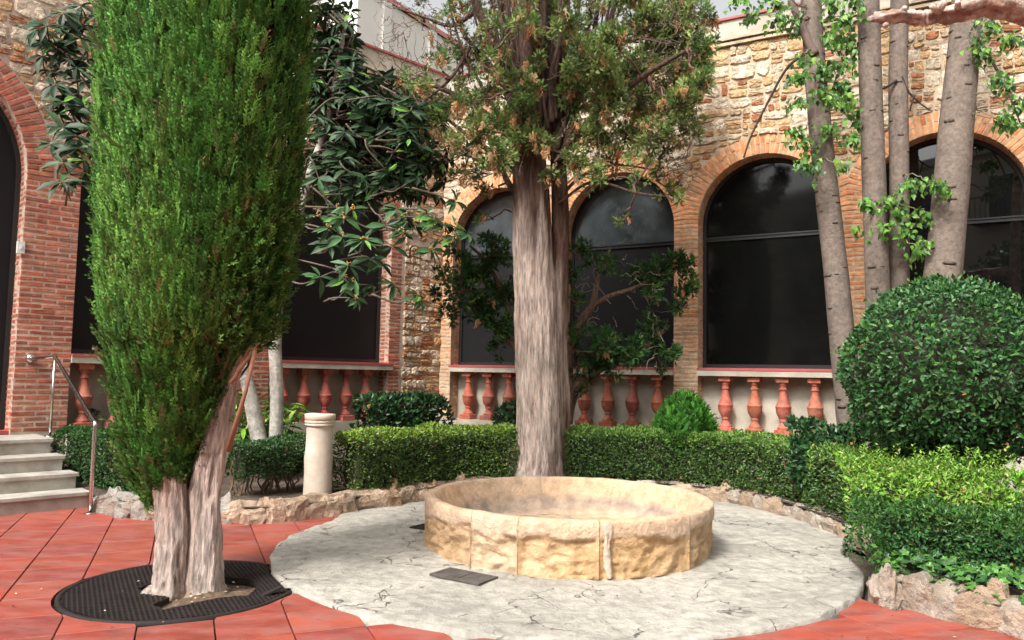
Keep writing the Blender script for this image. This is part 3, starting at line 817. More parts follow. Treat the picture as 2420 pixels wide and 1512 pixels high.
# pale mortar daub over the wide front joint
aj = bang(1428, 1300, 0.2); zz = np.linspace(0.02, 0.40, 16); V = []; n = 9
for z in zz:
    wd = 0.034 + 0.018 * vnoise([[z * 9, 0, 1]])[0] + 0.02 * math.exp(-((z - .36) / .05) ** 2)
    for t in np.linspace(-1, 1, n):
        r = BR + 0.006 + 0.010 * (1 - t * t) + 0.004 * vnoise([[z * 30, t * 2, 5]])[0] - (0.02 if abs(t) > .99 else 0)
        a = aj + t * wd / BR + 0.016 * vnoise([[z * 9, 0, 9]])[0] + .006 * vnoise([[z * 40, t * 3, 2]])[0]
        V.append([BC[0] + r * math.cos(a), BC[1] + r * math.sin(a), z + .012])
F = [[i * n + j, i * n + j + 1, (i + 1) * n + j + 1, (i + 1) * n + j] for i in range(len(zz) - 1) for j in range(n - 1)]
B().add(V, np.array(F), (0.64, 0.52, 0.41)).build('mortar_joint', MAT['basin'], bs_, True)

# drain grate and inspection cover in the concrete -----------------------
dg = thing('drain_grate', 'small rectangular iron drain grate with slots at the foot of the basin', 'drain')
c4 = [G(*p)[:2] for p in ((1009.6, 1364), (1182.6, 1376), (1060, 1352), (1127, 1388.6))]
mid = (c4[0] + c4[1]) / 2
ax = (c4[1] - c4[2] + c4[3] - c4[0]); ax /= np.linalg.norm(ax); ay = np.array([-ax[1], ax[0]])
LX, LY = 0.43, 0.235
Rg = np.stack([[*ax, 0], [*ay, 0], [0, 0, 1]], 1)
gz = 0.020
def gbar(x, y, sx, sy, h=0.014): return box(np.array([*mid, 0]) + Rg @ np.array([x, y, gz + h / 2]), (sx, sy, h), Rg)
fb = B()
for s in (-1, 1): fb.add(*gbar(0, s * (LY / 2 - .012), LX, .024)); fb.add(*gbar(s * (LX / 2 - .012), 0, .024, LY - .05))
fb.add(*gbar(0, 0, .02, LY - .05)); fb.build('grate_frame', MAT['drain_iron'], dg, False)
for sgn in (-1, 1):
    for k in range(7):
        y = -LY / 2 + .038 + k * (LY - .076) / 6
        B().add(*gbar(sgn * .101, y, .178, .012, .012)).build('slat', MAT['drain_iron'], dg)
B().add(*gbar(0, 0, LX - .03, LY - .03, .0015)).build('sump', MAT['soil'], dg)
cv = thing('inspection_cover', 'square iron inspection cover in the concrete left of the basin', 'cover')
cc = G(1000, 1252)[:2] + np.array([0.12, 0.02])
def cbar(x, y, sx, sy, h, z0=.02): return box(np.array([*cc, 0]) + Rg @ np.array([x, y, z0 + h / 2]), (sx, sy, h), Rg)
B().add(*cbar(0, 0, .30, .30, .008)).build('lid', MAT['iron'], cv)
rb = B()
for s in (-1, 1): rb.add(*cbar(0, s * .165, .36, .022, .012)); rb.add(*cbar(s * .169, 0, .022, .306, .012))
rb.build('rim', MAT['iron'], cv)
for k in range(3):
    V, F = lathe([(.028, .035 + .04 * k), (.034, .038 + .04 * k), (.034, .046 + .04 * k), (.028, .049 + .04 * k)], 24, (*cc, 0)); B().add(V, F).build('ring', MAT['iron'], cv, True)

# iron tree grate ----------------------------------------------------------
tg = thing('tree_grate', 'round black honeycomb iron tree grate broken open around the cypress trunk', 'tree grate')
OPEN = np.array([(-2.428, 5.153), (-2.392, 5.335), (-2.25, 5.44), (-2.005, 5.498), (-1.785, 5.455), (-1.669, 5.35), (-1.652, 5.037), (-1.735, 5.031), (-1.83, 4.98), (-1.925, 4.876), (-2.05, 4.72), (-2.178, 4.814), (-2.136, 4.98), (-2.26, 5.029)])
pitch = 0.033; hb = B(); zt = 0.004
hx = np.arange(6) * math.pi / 3 + math.pi / 6
HO = np.c_[np.cos(hx), np.sin(hx)] * pitch / math.sqrt(3); HI = HO * 0.66
Vt = np.vstack([np.c_[HO, np.full(6, zt)], np.c_[HI, np.full(6, zt - .001)], np.c_[HI, np.full(6, zt - .016)]])
Ft = np.array([[k, (k + 1) % 6, 6 + (k + 1) % 6, 6 + k] for k in range(6)] + [[6 + k, 6 + (k + 1) % 6, 12 + (k + 1) % 6, 12 + k] for k in range(6)])
for r in range(-28, 29):
    for c in range(-26, 27):
        p = GC + np.array([(c + 0.5 * (r % 2)) * pitch, r * pitch * math.sqrt(3) / 2])
        if np.linalg.norm(p - GC) > GR - 0.028 or np.linalg.norm(p - PC) < PR + 0.02 or inpoly(p, OPEN): continue
        hb.add(Vt + [*p, 0], Ft)
tag(hb.build('honeycomb', MAT['iron'], tg), kind='stuff')
th = np.linspace(0, 2 * math.pi, 97)[:-1]
keepk = [t for t in th if np.linalg.norm(GC + (GR - .014) * np.array([math.cos(t), math.sin(t)]) - PC) > PR + .012]
rb = B(); n = 96
V = np.concatenate([np.c_[GC + rr_ * np.c_[np.cos(th), np.sin(th)], np.full(n, z)] for rr_, z in ((GR, -.02), (GR, zt + .001), (GR - .03, zt + .001), (GR - .03, -.02))])
ok = np.array([np.linalg.norm(GC + (GR - .014) * np.array([math.cos(t), math.sin(t)]) - PC) > PR + .02 for t in th])
F = [[r * n + k, (r + 1) * n + k, (r + 1) * n + (k + 1) % n, r * n + (k + 1) % n] for r in range(3) for k in range(n) if ok[k] and ok[(k + 1) % n]]
rb.add(V, np.array(F)); rb.build('outer_ring', MAT['iron'], tg, True)
V = np.vstack([np.c_[GC + (GR - .01) * np.c_[np.cos(th), np.sin(th)], np.full(n, -.048)], [[*GC, -.047]]])
B().add(V, np.array([[n, k, (k + 1) % n] for k in range(n)])).build('pit', MAT['soil'], tg)
# ragged inner lip plates and sandy soil mound in the opening
V = np.vstack([np.c_[OPEN, np.full(len(OPEN), -.0095)], [[*OPEN.mean(0), .004]]]); m = len(OPEN)
Vg = []; 
so = B(); gxs = np.linspace(-2.5, -1.6, 46); gys = np.linspace(4.66, 5.55, 46)
XX, YY = np.meshgrid(gxs, gys, indexing='ij'); PP = np.c_[XX.ravel(), YY.ravel(), np.zeros(XX.size)]
PP[:, 2] = -0.042 + 0.012 * fbm(PP, 9, 14, 3) + 0.040 * np.exp(-((PP[:, 0] + 1.9) ** 2 + (PP[:, 1] - 5.05) ** 2) / .045)
ins = np.array([inpoly(p, OPEN) for p in PP])
idx = np.arange(46 * 46).reshape(46, 46)
F = [[idx[a, b], idx[a + 1, b], idx[a + 1, b + 1], idx[a, b + 1]] for a in range(45) for b in range(45) if ins[idx[a, b]] and ins[idx[a + 1, b + 1]]]
so.add(PP, np.array(F)); tag(so.build('sandy_soil', MAT['sandy']), kind='structure')
lp = B()
for k in range(m):
    p, q_ = OPEN[k], OPEN[(k + 1) % m]; dv = q_ - p; L = np.linalg.norm(dv); e = dv / L; nn = np.array([-e[1], e[0]])
    lp.add(*box([*((p + q_) / 2), -.0165], (L, .010, .040), np.stack([[*e, 0], [*nn, 0], [0, 0, 1]], 1)))
lp.build('inner_lip', MAT['iron'], tg)
# lifted broken plate
pl = np.array([*G(640, 1405)[:2], .02]); Rp = np.array(Matrix.Rotation(.5, 3, 'Z') @ Matrix.Rotation(-.35, 3, 'Y'))
V, F = box(pl, (.13, .055, .012), Rp); B().add(V, F).build('broken_plate', MAT['iron'], tg)

# ------------------------------------------------------------------ rocks edging the beds
def resample(line, step):
    line = np.asarray(line); s = np.r_[0, np.cumsum(np.linalg.norm(np.diff(line, axis=0), axis=1))]
    t = np.arange(step / 2, s[-1], step); d = 0.02
    P = np.c_[np.interp(t, s, line[:, 0]), np.interp(t, s, line[:, 1])]
    Q = np.c_[np.interp(t + d, s, line[:, 0]), np.interp(t + d, s, line[:, 1])]
    T = Q - P; T /= np.linalg.norm(T, axis=1)[:, None] + 1e-9
    return P, T
def rock(parent, p, t, wdt, dep, hgt, col, k):
    V, F = ICO3
    V = V.copy()
    V = np.sign(V) * np.abs(V) ** 0.66; V /= np.maximum(1, np.linalg.norm(V, axis=1) / 1.25)[:, None]
    Nn = V + [k * 3.7, k * 1.3, k * 0.7]
    V = V * (1 + 0.20 * fbm(Nn, 1.4, 5, 2)[:, None] + 0.13 * vnoise(Nn, 2.6, 8)[:, None] - 0.13 * np.abs(vnoise(Nn, 4.5, 9))[:, None] + .05 * vnoise(Nn, 11, 10)[:, None])
    up = V[:, 2] > 0
    V[up, :2] *= (1 - 0.16 * V[up, 2:3] ** 1.5)
    V[:, 2] += 0.22 * np.maximum(V[:, 2], 0) * vnoise(Nn * [1, 1, .3], 2.6, 4) * .9
    nrm = np.array([-t[1], t[0]])
    W = np.c_[V[:, :1] * wdt * t + V[:, 1:2] * dep * nrm, V[:, 2] * hgt]
    W += [*(p + nrm * dep * 0.6), hgt * 0.42]
    B().add(W, F, col).build('rock', MAT['rock'], parent, False)
def edging(name, label, line, step, hgt, tone, hv=0.38, skip=None):
    t = thing(name, label, 'rock edging', 'rough rock edgings of the planted beds')
    P, T = resample(line, step)
    # mortar footing
    Pm, Tm = resample(line, 0.12); b = B(); V = []
    for p, tt in zip(Pm, Tm):
        nn = np.array([-tt[1], tt[0]])
        for o_, z in ((0.03, -.02), (0.035, hgt * .45), (.09, hgt * .78), (.26, hgt * .7), (.30, -.02)):
            V.append([*(p + nn * o_), z])
    V = np.array(V); V += 0.025 * np.stack([fbm(V, 6, s, 2) for s in (1, 2, 3)], 1)
    F = [[i * 5 + j, (i + 1) * 5 + j, (i + 1) * 5 + j + 1, i * 5 + j + 1] for i in range(len(Pm) - 1) for j in range(4)]
    b.add(V, np.array(F), np.array(tone) * 0.9); b.build('footing', MAT['rock'], t)
    for k, (p, tt) in enumerate(zip(P, T)):
        h = hgt * rng.uniform(.80, 1.12) * (1.0 if rng.random() > .2 else .8)
        if rng.random() < .15: tt = np.array([math.cos(.2) * tt[0] - math.sin(.2) * tt[1], math.sin(.2) * tt[0] + math.cos(.2) * tt[1]])
        c = np.array(tone) * rng.uniform(0.8, 1.2)
        rr_ = rng.random()
        if rr_ < 0.3: c = c * [1.05, 0.92, 0.8]
        rock(t, p + rng.normal(0, .008, 2), tt, step * rng.uniform(0.62, 0.92), rng.uniform(.09, .13), h * 0.55, c, k + len(label))
        if rng.random() < 0.35:
            nn = np.array([-tt[1], tt[0]])
            rock(t, p + nn * .05 + tt * step * .4, tt, step * .4, .06, h * 0.75, c * 1.1, k + 50)
    return t
edging('rock_edging', 'grey rough rock edging between the steel handrail post and the cypress', ROCK_A[1:6], 0.20, 0.26, (0.40, 0.37, 0.33))
edging('rock_edging', 'brown rough rock edging from the cypress to the thick central trunk', ROCK_A[5:], 0.20, 0.25, (0.50, 0.37, 0.27))
edging('rock_edging', 'pale jagged rock edging under the curved hedge right of the basin', ROCK_B, 0.215, 0.21, (0.47, 0.40, 0.33))
edging('rock_edging', 'grey rock edging under the ivy at the lower right corner', ROCK_C, 0.19, 0.24, (0.45, 0.38, 0.31))

# ------------------------------------------------------------------ antique column stump
cs = thing('column_stump', 'weathered pale pink stone column stump with a moulded cap beside the hedge', 'column', loc=(0, 0, 0))
cb_ = np.array([*(G(745, 1170, .12)[:2]), 0.0]) + [0.02, .0, 0]
prof = [(0.0, .158), (.05, .155), (.2, .150), (.40, .145), (.52, .150), (.6, .142), (.7, .136), (.83, .136), (.862, .137)]
V, F = lathe(prof, 32); V += np.stack([fbm(V, 5, s, 3) for s in (11, 12, 13)], 1) * [.006, .006, 0]
B().add(V + cb_, F).build('shaft', MAT['column'], cs, True)
V, F = lathe([(.862, .13), (.866, .155), (.878, .160), (.888, .156), (.890, .15), (.896, .158), (.91, .164), (.922, .160), (.925, .152), (.93, .165), (.985, .163), (.993, .155), (.996, .001)], 32)
V += np.stack([fbm(V, 9, s, 3) for s in (11, 12, 13)], 1) * .005
B().add(V + cb_, F).build('capital', MAT['column'], cs, True)

# ------------------------------------------------------------------ foliage tools
def norm(a): return a / (np.linalg.norm(a, axis=-1, keepdims=True) + 1e-9)
def leaf_tpl(wd=0.45, fold=0.10, droop=0.08, belly=0.42):
    V = np.array([[0, 0, 0], [wd / 2, belly, fold], [0, 1, -droop], [-wd / 2, belly, fold], [0, belly + .08, 0.0]])
    return V, np.array([[0, 1, 2, 4], [0, 4, 2, 3]])
def long_leaf_tpl(wd=0.3):
    V = []; ts = [0.0, 0.25, 0.6, 1.0]; ws = [0.06, 0.8, 1.0, 0.0]
    for t, q in zip(ts, ws):
        z = -0.22 * t * t
        V += [[-wd / 2 * q, t, z + .06 * q], [0, t, z], [wd / 2 * q, t, z + .06 * q]]
    F = []
    for k in range(3): F += [[k * 3, k * 3 + 1, k * 3 + 4, k * 3 + 3], [k * 3 + 1, k * 3 + 2, k * 3 + 5, k * 3 + 4]]
    return np.array(V), np.array(F)
def heart_tpl():
    V = np.array([[0, 0, 0], [.30, .10, .05], [.34, .35, .06], [.14, .68, .02], [0, 1.0, -.06], [-.14, .68, .02], [-.34, .35, .06], [-.30, .10, .05], [0, .4, 0]])
    return V, np.array([[8, 0, 1], [8, 1, 2], [8, 2, 3], [8, 3, 4], [8, 4, 5], [8, 5, 6], [8, 6, 7], [8, 7, 0]])
def ivy_tpl():
    V = np.array([[0, 0, 0], [.35, .02, .03], [.28, .30, .0], [.50, .55, .05], [.2, .62, 0], [0, 1, -.08], [-.2, .62, 0], [-.50, .55, .05], [-.28, .30, 0], [-.35, .02, .03], [0, .35, .05]])
    return V, np.array([[10, k, (k + 1)] for k in range(9)] + [[10, 9, 0]])
def spray_tpl(n=9, side=0.26, tw=0.05, seed=0, sub=True):
    """flat feathery conifer spray of length 1 along +y"""
    r = np.random.default_rng(seed); V = []; F = []
    def sliver(a, b, w_, zn):
        a = np.array(a); b = np.array(b); d = b - a; s = np.array([-d[1], d[0], 0]); s = s / (np.linalg.norm(s) + 1e-9) * w_
        k = len(V); m = a + d * .45
        V.extend([a, m + s + [0, 0, zn], b, m - s + [0, 0, -zn]]); F.append([k, k + 1, k + 2, k + 3])
    sliver([0, 0, 0], [0, 1, 0], tw * .9, .02)
    for k in range(n):
        t = 0.08 + 0.86 * k / n; sg = 1 if k % 2 else -1
        L = side * (1 - 0.55 * t) * r.uniform(.75, 1.25); a = r.uniform(.45, .85)
        z = r.normal(0, .07)
        tip = [sg * L * math.sin(a), t + L * math.cos(a), z]
        sliver([0, t, 0], tip, tw, .02)
        if sub:
            m = np.array([0, t, 0]) * .5 + np.array(tip) * .5
            sliver(m, m + np.array([sg * L * .15, L * .55, r.normal(0, .08)]), tw * .8, .015)
    return np.array(V), np.array(F)
def frames(ydir, zhint):
    y = norm(ydir); x = norm(np.cross(y, zhint)); z = np.cross(x, y)
    return np.stack([x, y, z], -1)
def scatter(b, tpl, pos, ydir, zhint, scale, col):
    V, F = tpl; n = len(pos)
    if n == 0: return
    R = frames(ydir, zhint) * np.broadcast_to(np.asarray(scale, float), (n,))[:, None, None]
    W = np.einsum('nij,kj->nki', R, V) + pos[:, None]
    off = (np.arange(n) * len(V))[:, None, None]
    col = np.broadcast_to(np.asarray(col, float), (n, 3))
    b.add(W.reshape(-1, 3), (F[None] + off).reshape(-1, F.shape[1]), np.repeat(col, len(V), 0))
def rnd(n): return norm(rng.normal(size=(n, 3)))
def mixcols(n, cols, wts, jit=0.18):
    c = np.asarray(cols, float)[rng.choice(len(cols), n, p=np.asarray(wts) / np.sum(wts))]
    return c * (1 + rng.uniform(-jit, jit, (n, 1))) * (1 + rng.uniform(-.06, .06, (n, 3)))
FLAT2 = (np.array([[0, 0, 0], [.28, .42, .10], [0, 1, -.08], [-.28, .42, .10]]), np.array([[0, 1, 2], [0, 2, 3]]))
LEAF, LEAFN, LONG, HEART, IVY = leaf_tpl(.55), leaf_tpl(.38, .08), long_leaf_tpl(), heart_tpl(), ivy_tpl()
SPRAYS = [spray_tpl(9, .25, .036, s) for s in range(2)] + [spray_tpl(10, .24, .042, s, sub=False) for s in range(3)]
FANS = [spray_tpl(7, .5, .06, 20 + s, sub=True) for s in range(5)]
FINE = [spray_tpl(8, .42, .075, 40 + s, sub=False) for s in range(5)]

def twig(b, a, c, r0, r1, sag=0.0, n=5, wig=0.03, col=(0.10, 0.07, 0.05), k=7):
    a, c = np.asarray(a, float), np.asarray(c, float); t = np.linspace(0, 1, k)[:, None]
    L = np.linalg.norm(c - a)
    P = a + (c - a) * t + np.sin(t * math.pi) * np.array([0, 0, -sag]) * L
    P[1:-1] += rng.normal(0, wig * L, (k - 2, 3))
    V, F = tube(P, np.linspace(r0, r1, k), n); b.add(V, F, col)

def hedge(name, label, path, hw, z0, z1, dens, lsize, cols, wts, topcols=None, core=(0.03, 0.026, 0.016), group=None, tpl=None, bulge=0.03, gap=0.0, cat='hedge', mat='leaf', roundr=0.10, stems=0, lowthin=0.0):
    t = thing(name, label, cat, group)
    path = bez(np.asarray(path, float), 10) if len(path) > 2 else np.array([np.asarray(path[0]) + (np.asarray(path[1]) - np.asarray(path[0])) * q for q in np.linspace(0, 1, 12)])
    s = np.r_[0, np.cumsum(np.linalg.norm(np.diff(path, axis=0), axis=1))]; Lt = s[-1]; H = z1 - z0
    T = norm(np.gradient(path, axis=0)); Nn = np.c_[-T[:, 1], T[:, 0]]
    per = H + 2 * hw + H
    area = per * Lt + 2 * 2 * hw * H; n = int(area * dens)
    q = rng.uniform(-hw * .5, Lt + hw * .5, n); a = rng.uniform(0, per, n)
    side = np.where(a < H, -1, np.where(a < H + 2 * hw, 0, 1))
    x = np.where(side == -1, -hw, np.where(side == 0, a - H - hw, hw)); z = np.where(side == -1, a, np.where(side == 0, H, per - a))
    nx = np.where(side == -1, -1.0, np.where(side == 1, 1.0, 0)); nz = np.where(side == 0, 1.0, 0)
    cz = np.clip((z - (H - roundr)) / roundr, 0, 1); cx = np.clip((np.abs(x) - (hw - roundr)) / roundr, 0, 1)   # rounded shoulders
    k = (cz > 0) & (cx > 0)
    shr = np.where(k, (1 - np.sqrt(np.clip(2 - (cz ** 2 + cx ** 2), 0, 1))) * 0 + 0.30 * cz * cx * roundr, 0)
    x = x - np.sign(x) * shr; z = z - shr
    nx = np.where(k, np.sign(x) * cx, nx); nz = np.where(k, cz, nz)
    endk = np.clip(np.maximum(-q, q - Lt) / (hw * .5), 0, 1)
    x = x * np.sqrt(1 - 0.75 * endk ** 2); qc = np.clip(q, 0, Lt); ext = q - qc
    px = np.interp(qc, s, path[:, 0]); py = np.interp(qc, s, path[:, 1])
    tx = np.interp(qc, s, T[:, 0]); ty = np.interp(qc, s, T[:, 1])
    Pn = np.c_[px - ty * x + tx * ext, py + tx * x + ty * ext, z0 + z]
    Nv = norm(np.c_[-ty * nx + tx * np.sign(ext) * endk * 1.2, tx * nx + ty * np.sign(ext) * endk * 1.2, nz + .05])
    dep = rng.exponential(0.028, n) - 0.012
    Pn = Pn + Nv * (bulge * fbm(Pn, 3.2, 5, 3) + 0.4 * bulge * vnoise(Pn, 9, 6) - dep)[:, None]
    hole = vnoise(Pn, 7, 44) * .6 + vnoise(Pn, 16, 45) * .4
    kk = (hole > -1 + gap * 1.4) & ~((z < H * lowthin) & (rng.random(n) < 0.75))
    Pn, Nv, z, nz = Pn[kk], Nv[kk], z[kk], nz[kk]; n = len(Pn)
    yd = norm(Nv * rng.uniform(.1, 1.0, (n, 1)) + rnd(n) * .75 + [0, 0, .25]); zh = norm(Nv * .9 + rnd(n) * .7 + [0, 0, .25])
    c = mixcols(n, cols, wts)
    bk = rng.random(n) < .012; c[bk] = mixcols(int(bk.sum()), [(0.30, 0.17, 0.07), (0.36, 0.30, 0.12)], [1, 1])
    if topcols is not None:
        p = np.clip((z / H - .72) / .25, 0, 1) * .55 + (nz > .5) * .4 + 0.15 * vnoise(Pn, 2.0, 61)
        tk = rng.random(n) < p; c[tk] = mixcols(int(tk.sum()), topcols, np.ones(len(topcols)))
    b = B(); scatter(b, tpl or FLAT2, Pn, yd, zh, lsize * rng.uniform(.65, 1.25, n), c)
    b.build('foliage', MAT[mat], t)
    # woody core, a little inside the leaves
    b = B(); m = len(path); V = []
    lo = z0 + H * max(0.08, lowthin)
    for k_, (p, nn) in enumerate(zip(path, Nn)):
        p = p + np.array([T[k_][0], T[k_][1]]) * (.10 if k_ == 0 else (-.10 if k_ == m - 1 else 0))
        for sx, zz in ((-1, lo), (-1, z1 - .13 - bulge), (-.55, z1 - .06 - bulge), (.55, z1 - .06 - bulge), (1, z1 - .13 - bulge), (1, lo)):
            V.append([*(p + nn * sx * max(.02, (hw - .055 - bulge * .9) * (.55 if k_ in (0, m - 1) else 1))), zz - (.06 if k_ in (0, m - 1) else 0)])
    V = np.array(V); V += 0.02 * np.stack([vnoise(V, 8, s_) for s_ in (1, 2, 3)], 1)
    F = [[i * 6 + j, (i + 1) * 6 + j, (i + 1) * 6 + (j + 1) % 6, i * 6 + (j + 1) % 6] for i in range(m - 1) for j in range(6)]
    F += [[0, 1, 2, 5], [2, 3, 4, 5], [(m - 1) * 6 + 5, (m - 1) * 6 + 2, (m - 1) * 6 + 1, (m - 1) * 6], [(m - 1) * 6 + 5, (m - 1) * 6 + 4, (m - 1) * 6 + 3, (m - 1) * 6 + 2]]
    b.add(V, np.array(F), core)
    ns_ = stems or int(Lt / 0.22)
    for r in np.linspace(0.06, 0.94, ns_):
        i_ = r * (m - 1); i0 = int(i_); p = path[i0] + rng.normal(0, hw * .3, 2)
        for _ in range(3): twig(b, [*p, 0.06], [*(p + rng.normal(0, .10, 2)), z0 + H * rng.uniform(.35, .6)], .012, .006, 0, 5, .05, (0.16, 0.11, 0.07))
    tag(b.build('branches', MAT['twig'], t), kind='stuff')
    return t

def blob_shrub(name, label, c, r, dens, lsize, cols, wts, core=(0.03, 0.026, 0.016), squash=(1, 1, 1), tpl=None, cat='shrub', group=None, mat='leaf', bulge=.05, flat=None, stemz=0.08, corek=.86, updir=.15, pointy=0.0, corez=None):
    t = thing(name, label, cat, group); c = np.asarray(c, float); sq = np.asarray(squash, float)
    n = int(4 * math.pi * r * r * dens)
    d = rnd(n)
    if flat is not None: d = d[d[:, 2] > flat]
    n = len(d)
    rr_ = r * (1 + bulge * fbm(d * r, 4 / max(r, .2), 7, 3)) - rng.exponential(.03, n) * min(1, r * 2) + .012
    Pn = c + d * rr_[:, None] * sq
    if pointy: Pn[:, :2] = c[:2] + (Pn[:, :2] - c[:2]) * (1 - pointy * np.clip(d[:, 2:3], 0, 1) ** 1.3)
    Nv = norm(d / sq)
    yd = norm(Nv * .45 + rnd(n) * .75 + [0, 0, updir]); zh = norm(Nv + rnd(n) * .65)
    b = B(); scatter(b, tpl or LEAF, Pn, yd, zh, lsize * rng.uniform(.65, 1.2, n), mixcols(n, cols, wts)); b.build('foliage', MAT[mat], t)
    b = B(); V, F = ICO3; V = V * (r * corek) * (1 + .05 * vnoise(V, 3, 2)[:, None]) * sq
    if pointy: V[:, :2] *= (1 - pointy * np.clip(V[:, 2:3] / (r * sq[2]), 0, 1) ** 1.3)
    V = V + c
    if flat is not None: V[:, 2] = np.maximum(V[:, 2], c[2] + (flat + .08) * r * sq[2])
    b.add(V, F, core)
    for _ in range(7):
        p = c[:2] + rng.normal(0, r * .16, 2); e = c + rnd(1)[0] * r * .5 * sq
        twig(b, [*p, stemz], e, .022 * min(1, r * 2), .01 * min(1, r * 2), 0, 6, .04, (0.13, 0.10, 0.07))
    tag(b.build('branches', MAT['twig'], t), kind='stuff')
    return t

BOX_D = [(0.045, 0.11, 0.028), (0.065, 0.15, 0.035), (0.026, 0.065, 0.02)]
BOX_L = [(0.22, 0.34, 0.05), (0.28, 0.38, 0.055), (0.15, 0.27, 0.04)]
# curved clipped hedge, left and right of the central trunk
offs = lambda line, d: np.array([p + np.array([-t[1], t[0]]) * d for p, t in zip(*resample(line, 0.3))])
HA = offs(ROCK_A[8:], 0.34)
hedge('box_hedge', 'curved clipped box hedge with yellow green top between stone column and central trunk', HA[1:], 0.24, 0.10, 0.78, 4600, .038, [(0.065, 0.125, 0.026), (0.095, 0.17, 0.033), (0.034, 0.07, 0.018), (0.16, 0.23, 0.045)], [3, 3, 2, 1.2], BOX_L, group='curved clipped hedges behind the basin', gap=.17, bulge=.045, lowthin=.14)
HB_ = offs(np.vstack([[[.62, 9.6]], ROCK_B[:10], [[2.97, 6.2]]]), 0.34)
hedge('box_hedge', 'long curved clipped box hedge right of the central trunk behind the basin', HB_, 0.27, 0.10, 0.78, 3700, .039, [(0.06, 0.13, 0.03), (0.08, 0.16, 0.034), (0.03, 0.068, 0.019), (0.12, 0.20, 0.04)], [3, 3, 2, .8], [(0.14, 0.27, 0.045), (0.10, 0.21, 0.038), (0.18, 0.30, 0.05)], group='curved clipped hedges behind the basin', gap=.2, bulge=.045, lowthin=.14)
# dark low hedge left of the column
a, c = at_y(545, 1110, 7.9)[:2], at_y(712, 1100, 8.75)[:2]
hedge('low_hedge', 'dark low clipped hedge with bare stems between cypress trunk and stone column', [a, c], 0.2, 0.34, 0.70, 4200, .036, BOX_D, [3, 1.5, 3], [(0.045, 0.11, 0.03)], gap=.15, stems=9)
a, c = at_y(175, 1080, 9.0)[:2], at_y(350, 1100, 8.35)[:2]
hedge('low_hedge', 'dark leafy hedge behind the steel handrail beside the steps', [a, c], 0.22, 0.16, 0.74, 4200, .038, BOX_D, [3, 2, 2], [(0.05, 0.13, 0.03)], gap=.1)
# front right hedge, bright privet on it, ivy under it
hb = [(2.72, 5.72), (3.02, 5.42), (3.36, 5.14), (3.9, 4.8)]
hedge('box_hedge', 'dense dark green hedge at the lower right corner above the ivy', hb, 0.25, 0.16, 0.60, 5600, .036, [(0.042, 0.125, 0.036), (0.06, 0.165, 0.044), (0.026, 0.08, 0.026), (0.11, 0.22, 0.045)], [3, 3, 2, .6], [(0.05, 0.14, 0.03), (0.08, 0.18, 0.035)], gap=.15, lowthin=.22, bulge=.085, roundr=.2)
BR_L = [(0.18, 0.36, 0.045), (0.26, 0.42, 0.065), (0.12, 0.29, 0.035), (0.5, 0.46, 0.2)]
t = hedge('privet_bush', 'bright yellow green privet bush with loose young shoots above the dark front hedge', [(2.72, 6.02), (3.05, 5.80), (3.5, 5.55), (4.1, 5.3)], 0.26, 0.30, 0.82, 4200, .044, BR_L, [3, 2.4, 2.2, .5], None, cat='shrub', gap=.12, bulge=.12, tpl=LEAFN, roundr=.24)
b = B(); pos = []; yd = []
for k in range(150):
    q = rng.random(); p = np.array([2.62 + 1.4 * q, 6.06 - .72 * q]) + rng.normal(0, .13, 2); h = rng.uniform(.06, .22); ln = rng.normal(0, .05, 2)
    for z in np.arange(0, h, .022):
        for sg in (-1, 1):
            th_ = z * 90 + k; pos.append([*(p + ln * z / h), .76 + z]); yd.append([math.cos(th_) * sg, math.sin(th_) * sg, .7])
pos, yd = np.array(pos), np.array(yd); n = len(pos)
scatter(b, LEAFN, pos, yd + rng.normal(0, .2, (n, 3)), np.array([0, 0, 1.0]) + rng.normal(0, .3, (n, 3)),   .042 * rng.uniform(.7, 1.2, n), mixcols(n, BR_L, [3, 3, 1.5, .4]))
b.build('young_shoots', MAT['leaf'], t)
# ivy ground cover
b = B(); n = 1500; lineP, lineT = resample(ROCK_C, .01)
k = rng.integers(0, len(lineP), n); o_ = rng.uniform(.0, .55, n) ** 1.0
pn = np.stack([-lineT[k][:, 1], lineT[k][:, 0]], 1)
pos = np.c_[lineP[k] + pn * (o_[:, None] + .03), .15 + .10 * np.clip(o_ / .12, 0, 1) + .05 * rng.random(n)]
yd = np.c_[rng.normal(0, 1, (n, 2)) - pn * .4, rng.uniform(-.6, .3, n)]
scatter(b, IVY, pos, yd, norm(np.c_[-pn * .6, np.full(n, 1.0)] + rng.normal(0, .35, (n, 3))), .055 * rng.uniform(.6, 1.25, n), mixcols(n, [(0.06, 0.17, 0.03), (0.10, 0.24, 0.04), (0.03, 0.09, 0.025)], [3, 2, 2]))
lineP, lineT = resample(ROCK_B[9:], .01); n = 420
k = rng.integers(0, len(lineP), n); pn = np.stack([-lineT[k][:, 1], lineT[k][:, 0]], 1)
z = rng.uniform(.03, .42, n)
pos = np.c_[lineP[k] + pn * rng.uniform(-.06, .08, (n, 1)), z]
scatter(b, IVY, pos, np.c_[rng.normal(0, .6, (n, 2)), rng.uniform(-1, .1, n)], norm(np.c_[-pn, np.full(n, .5)] + rng.normal(0, .3, (n, 3))), .05 * rng.uniform(.6, 1.25, n), mixcols(n, [(0.045, 0.13, 0.03), (0.08, 0.2, 0.035), (0.025, 0.08, 0.025)], [3, 1.5, 2]))
tag(b.build('ivy', MAT['leaf_gloss']), 'green ivy creeping over the rocks below the dark front hedge', 'ivy', kind='stuff')

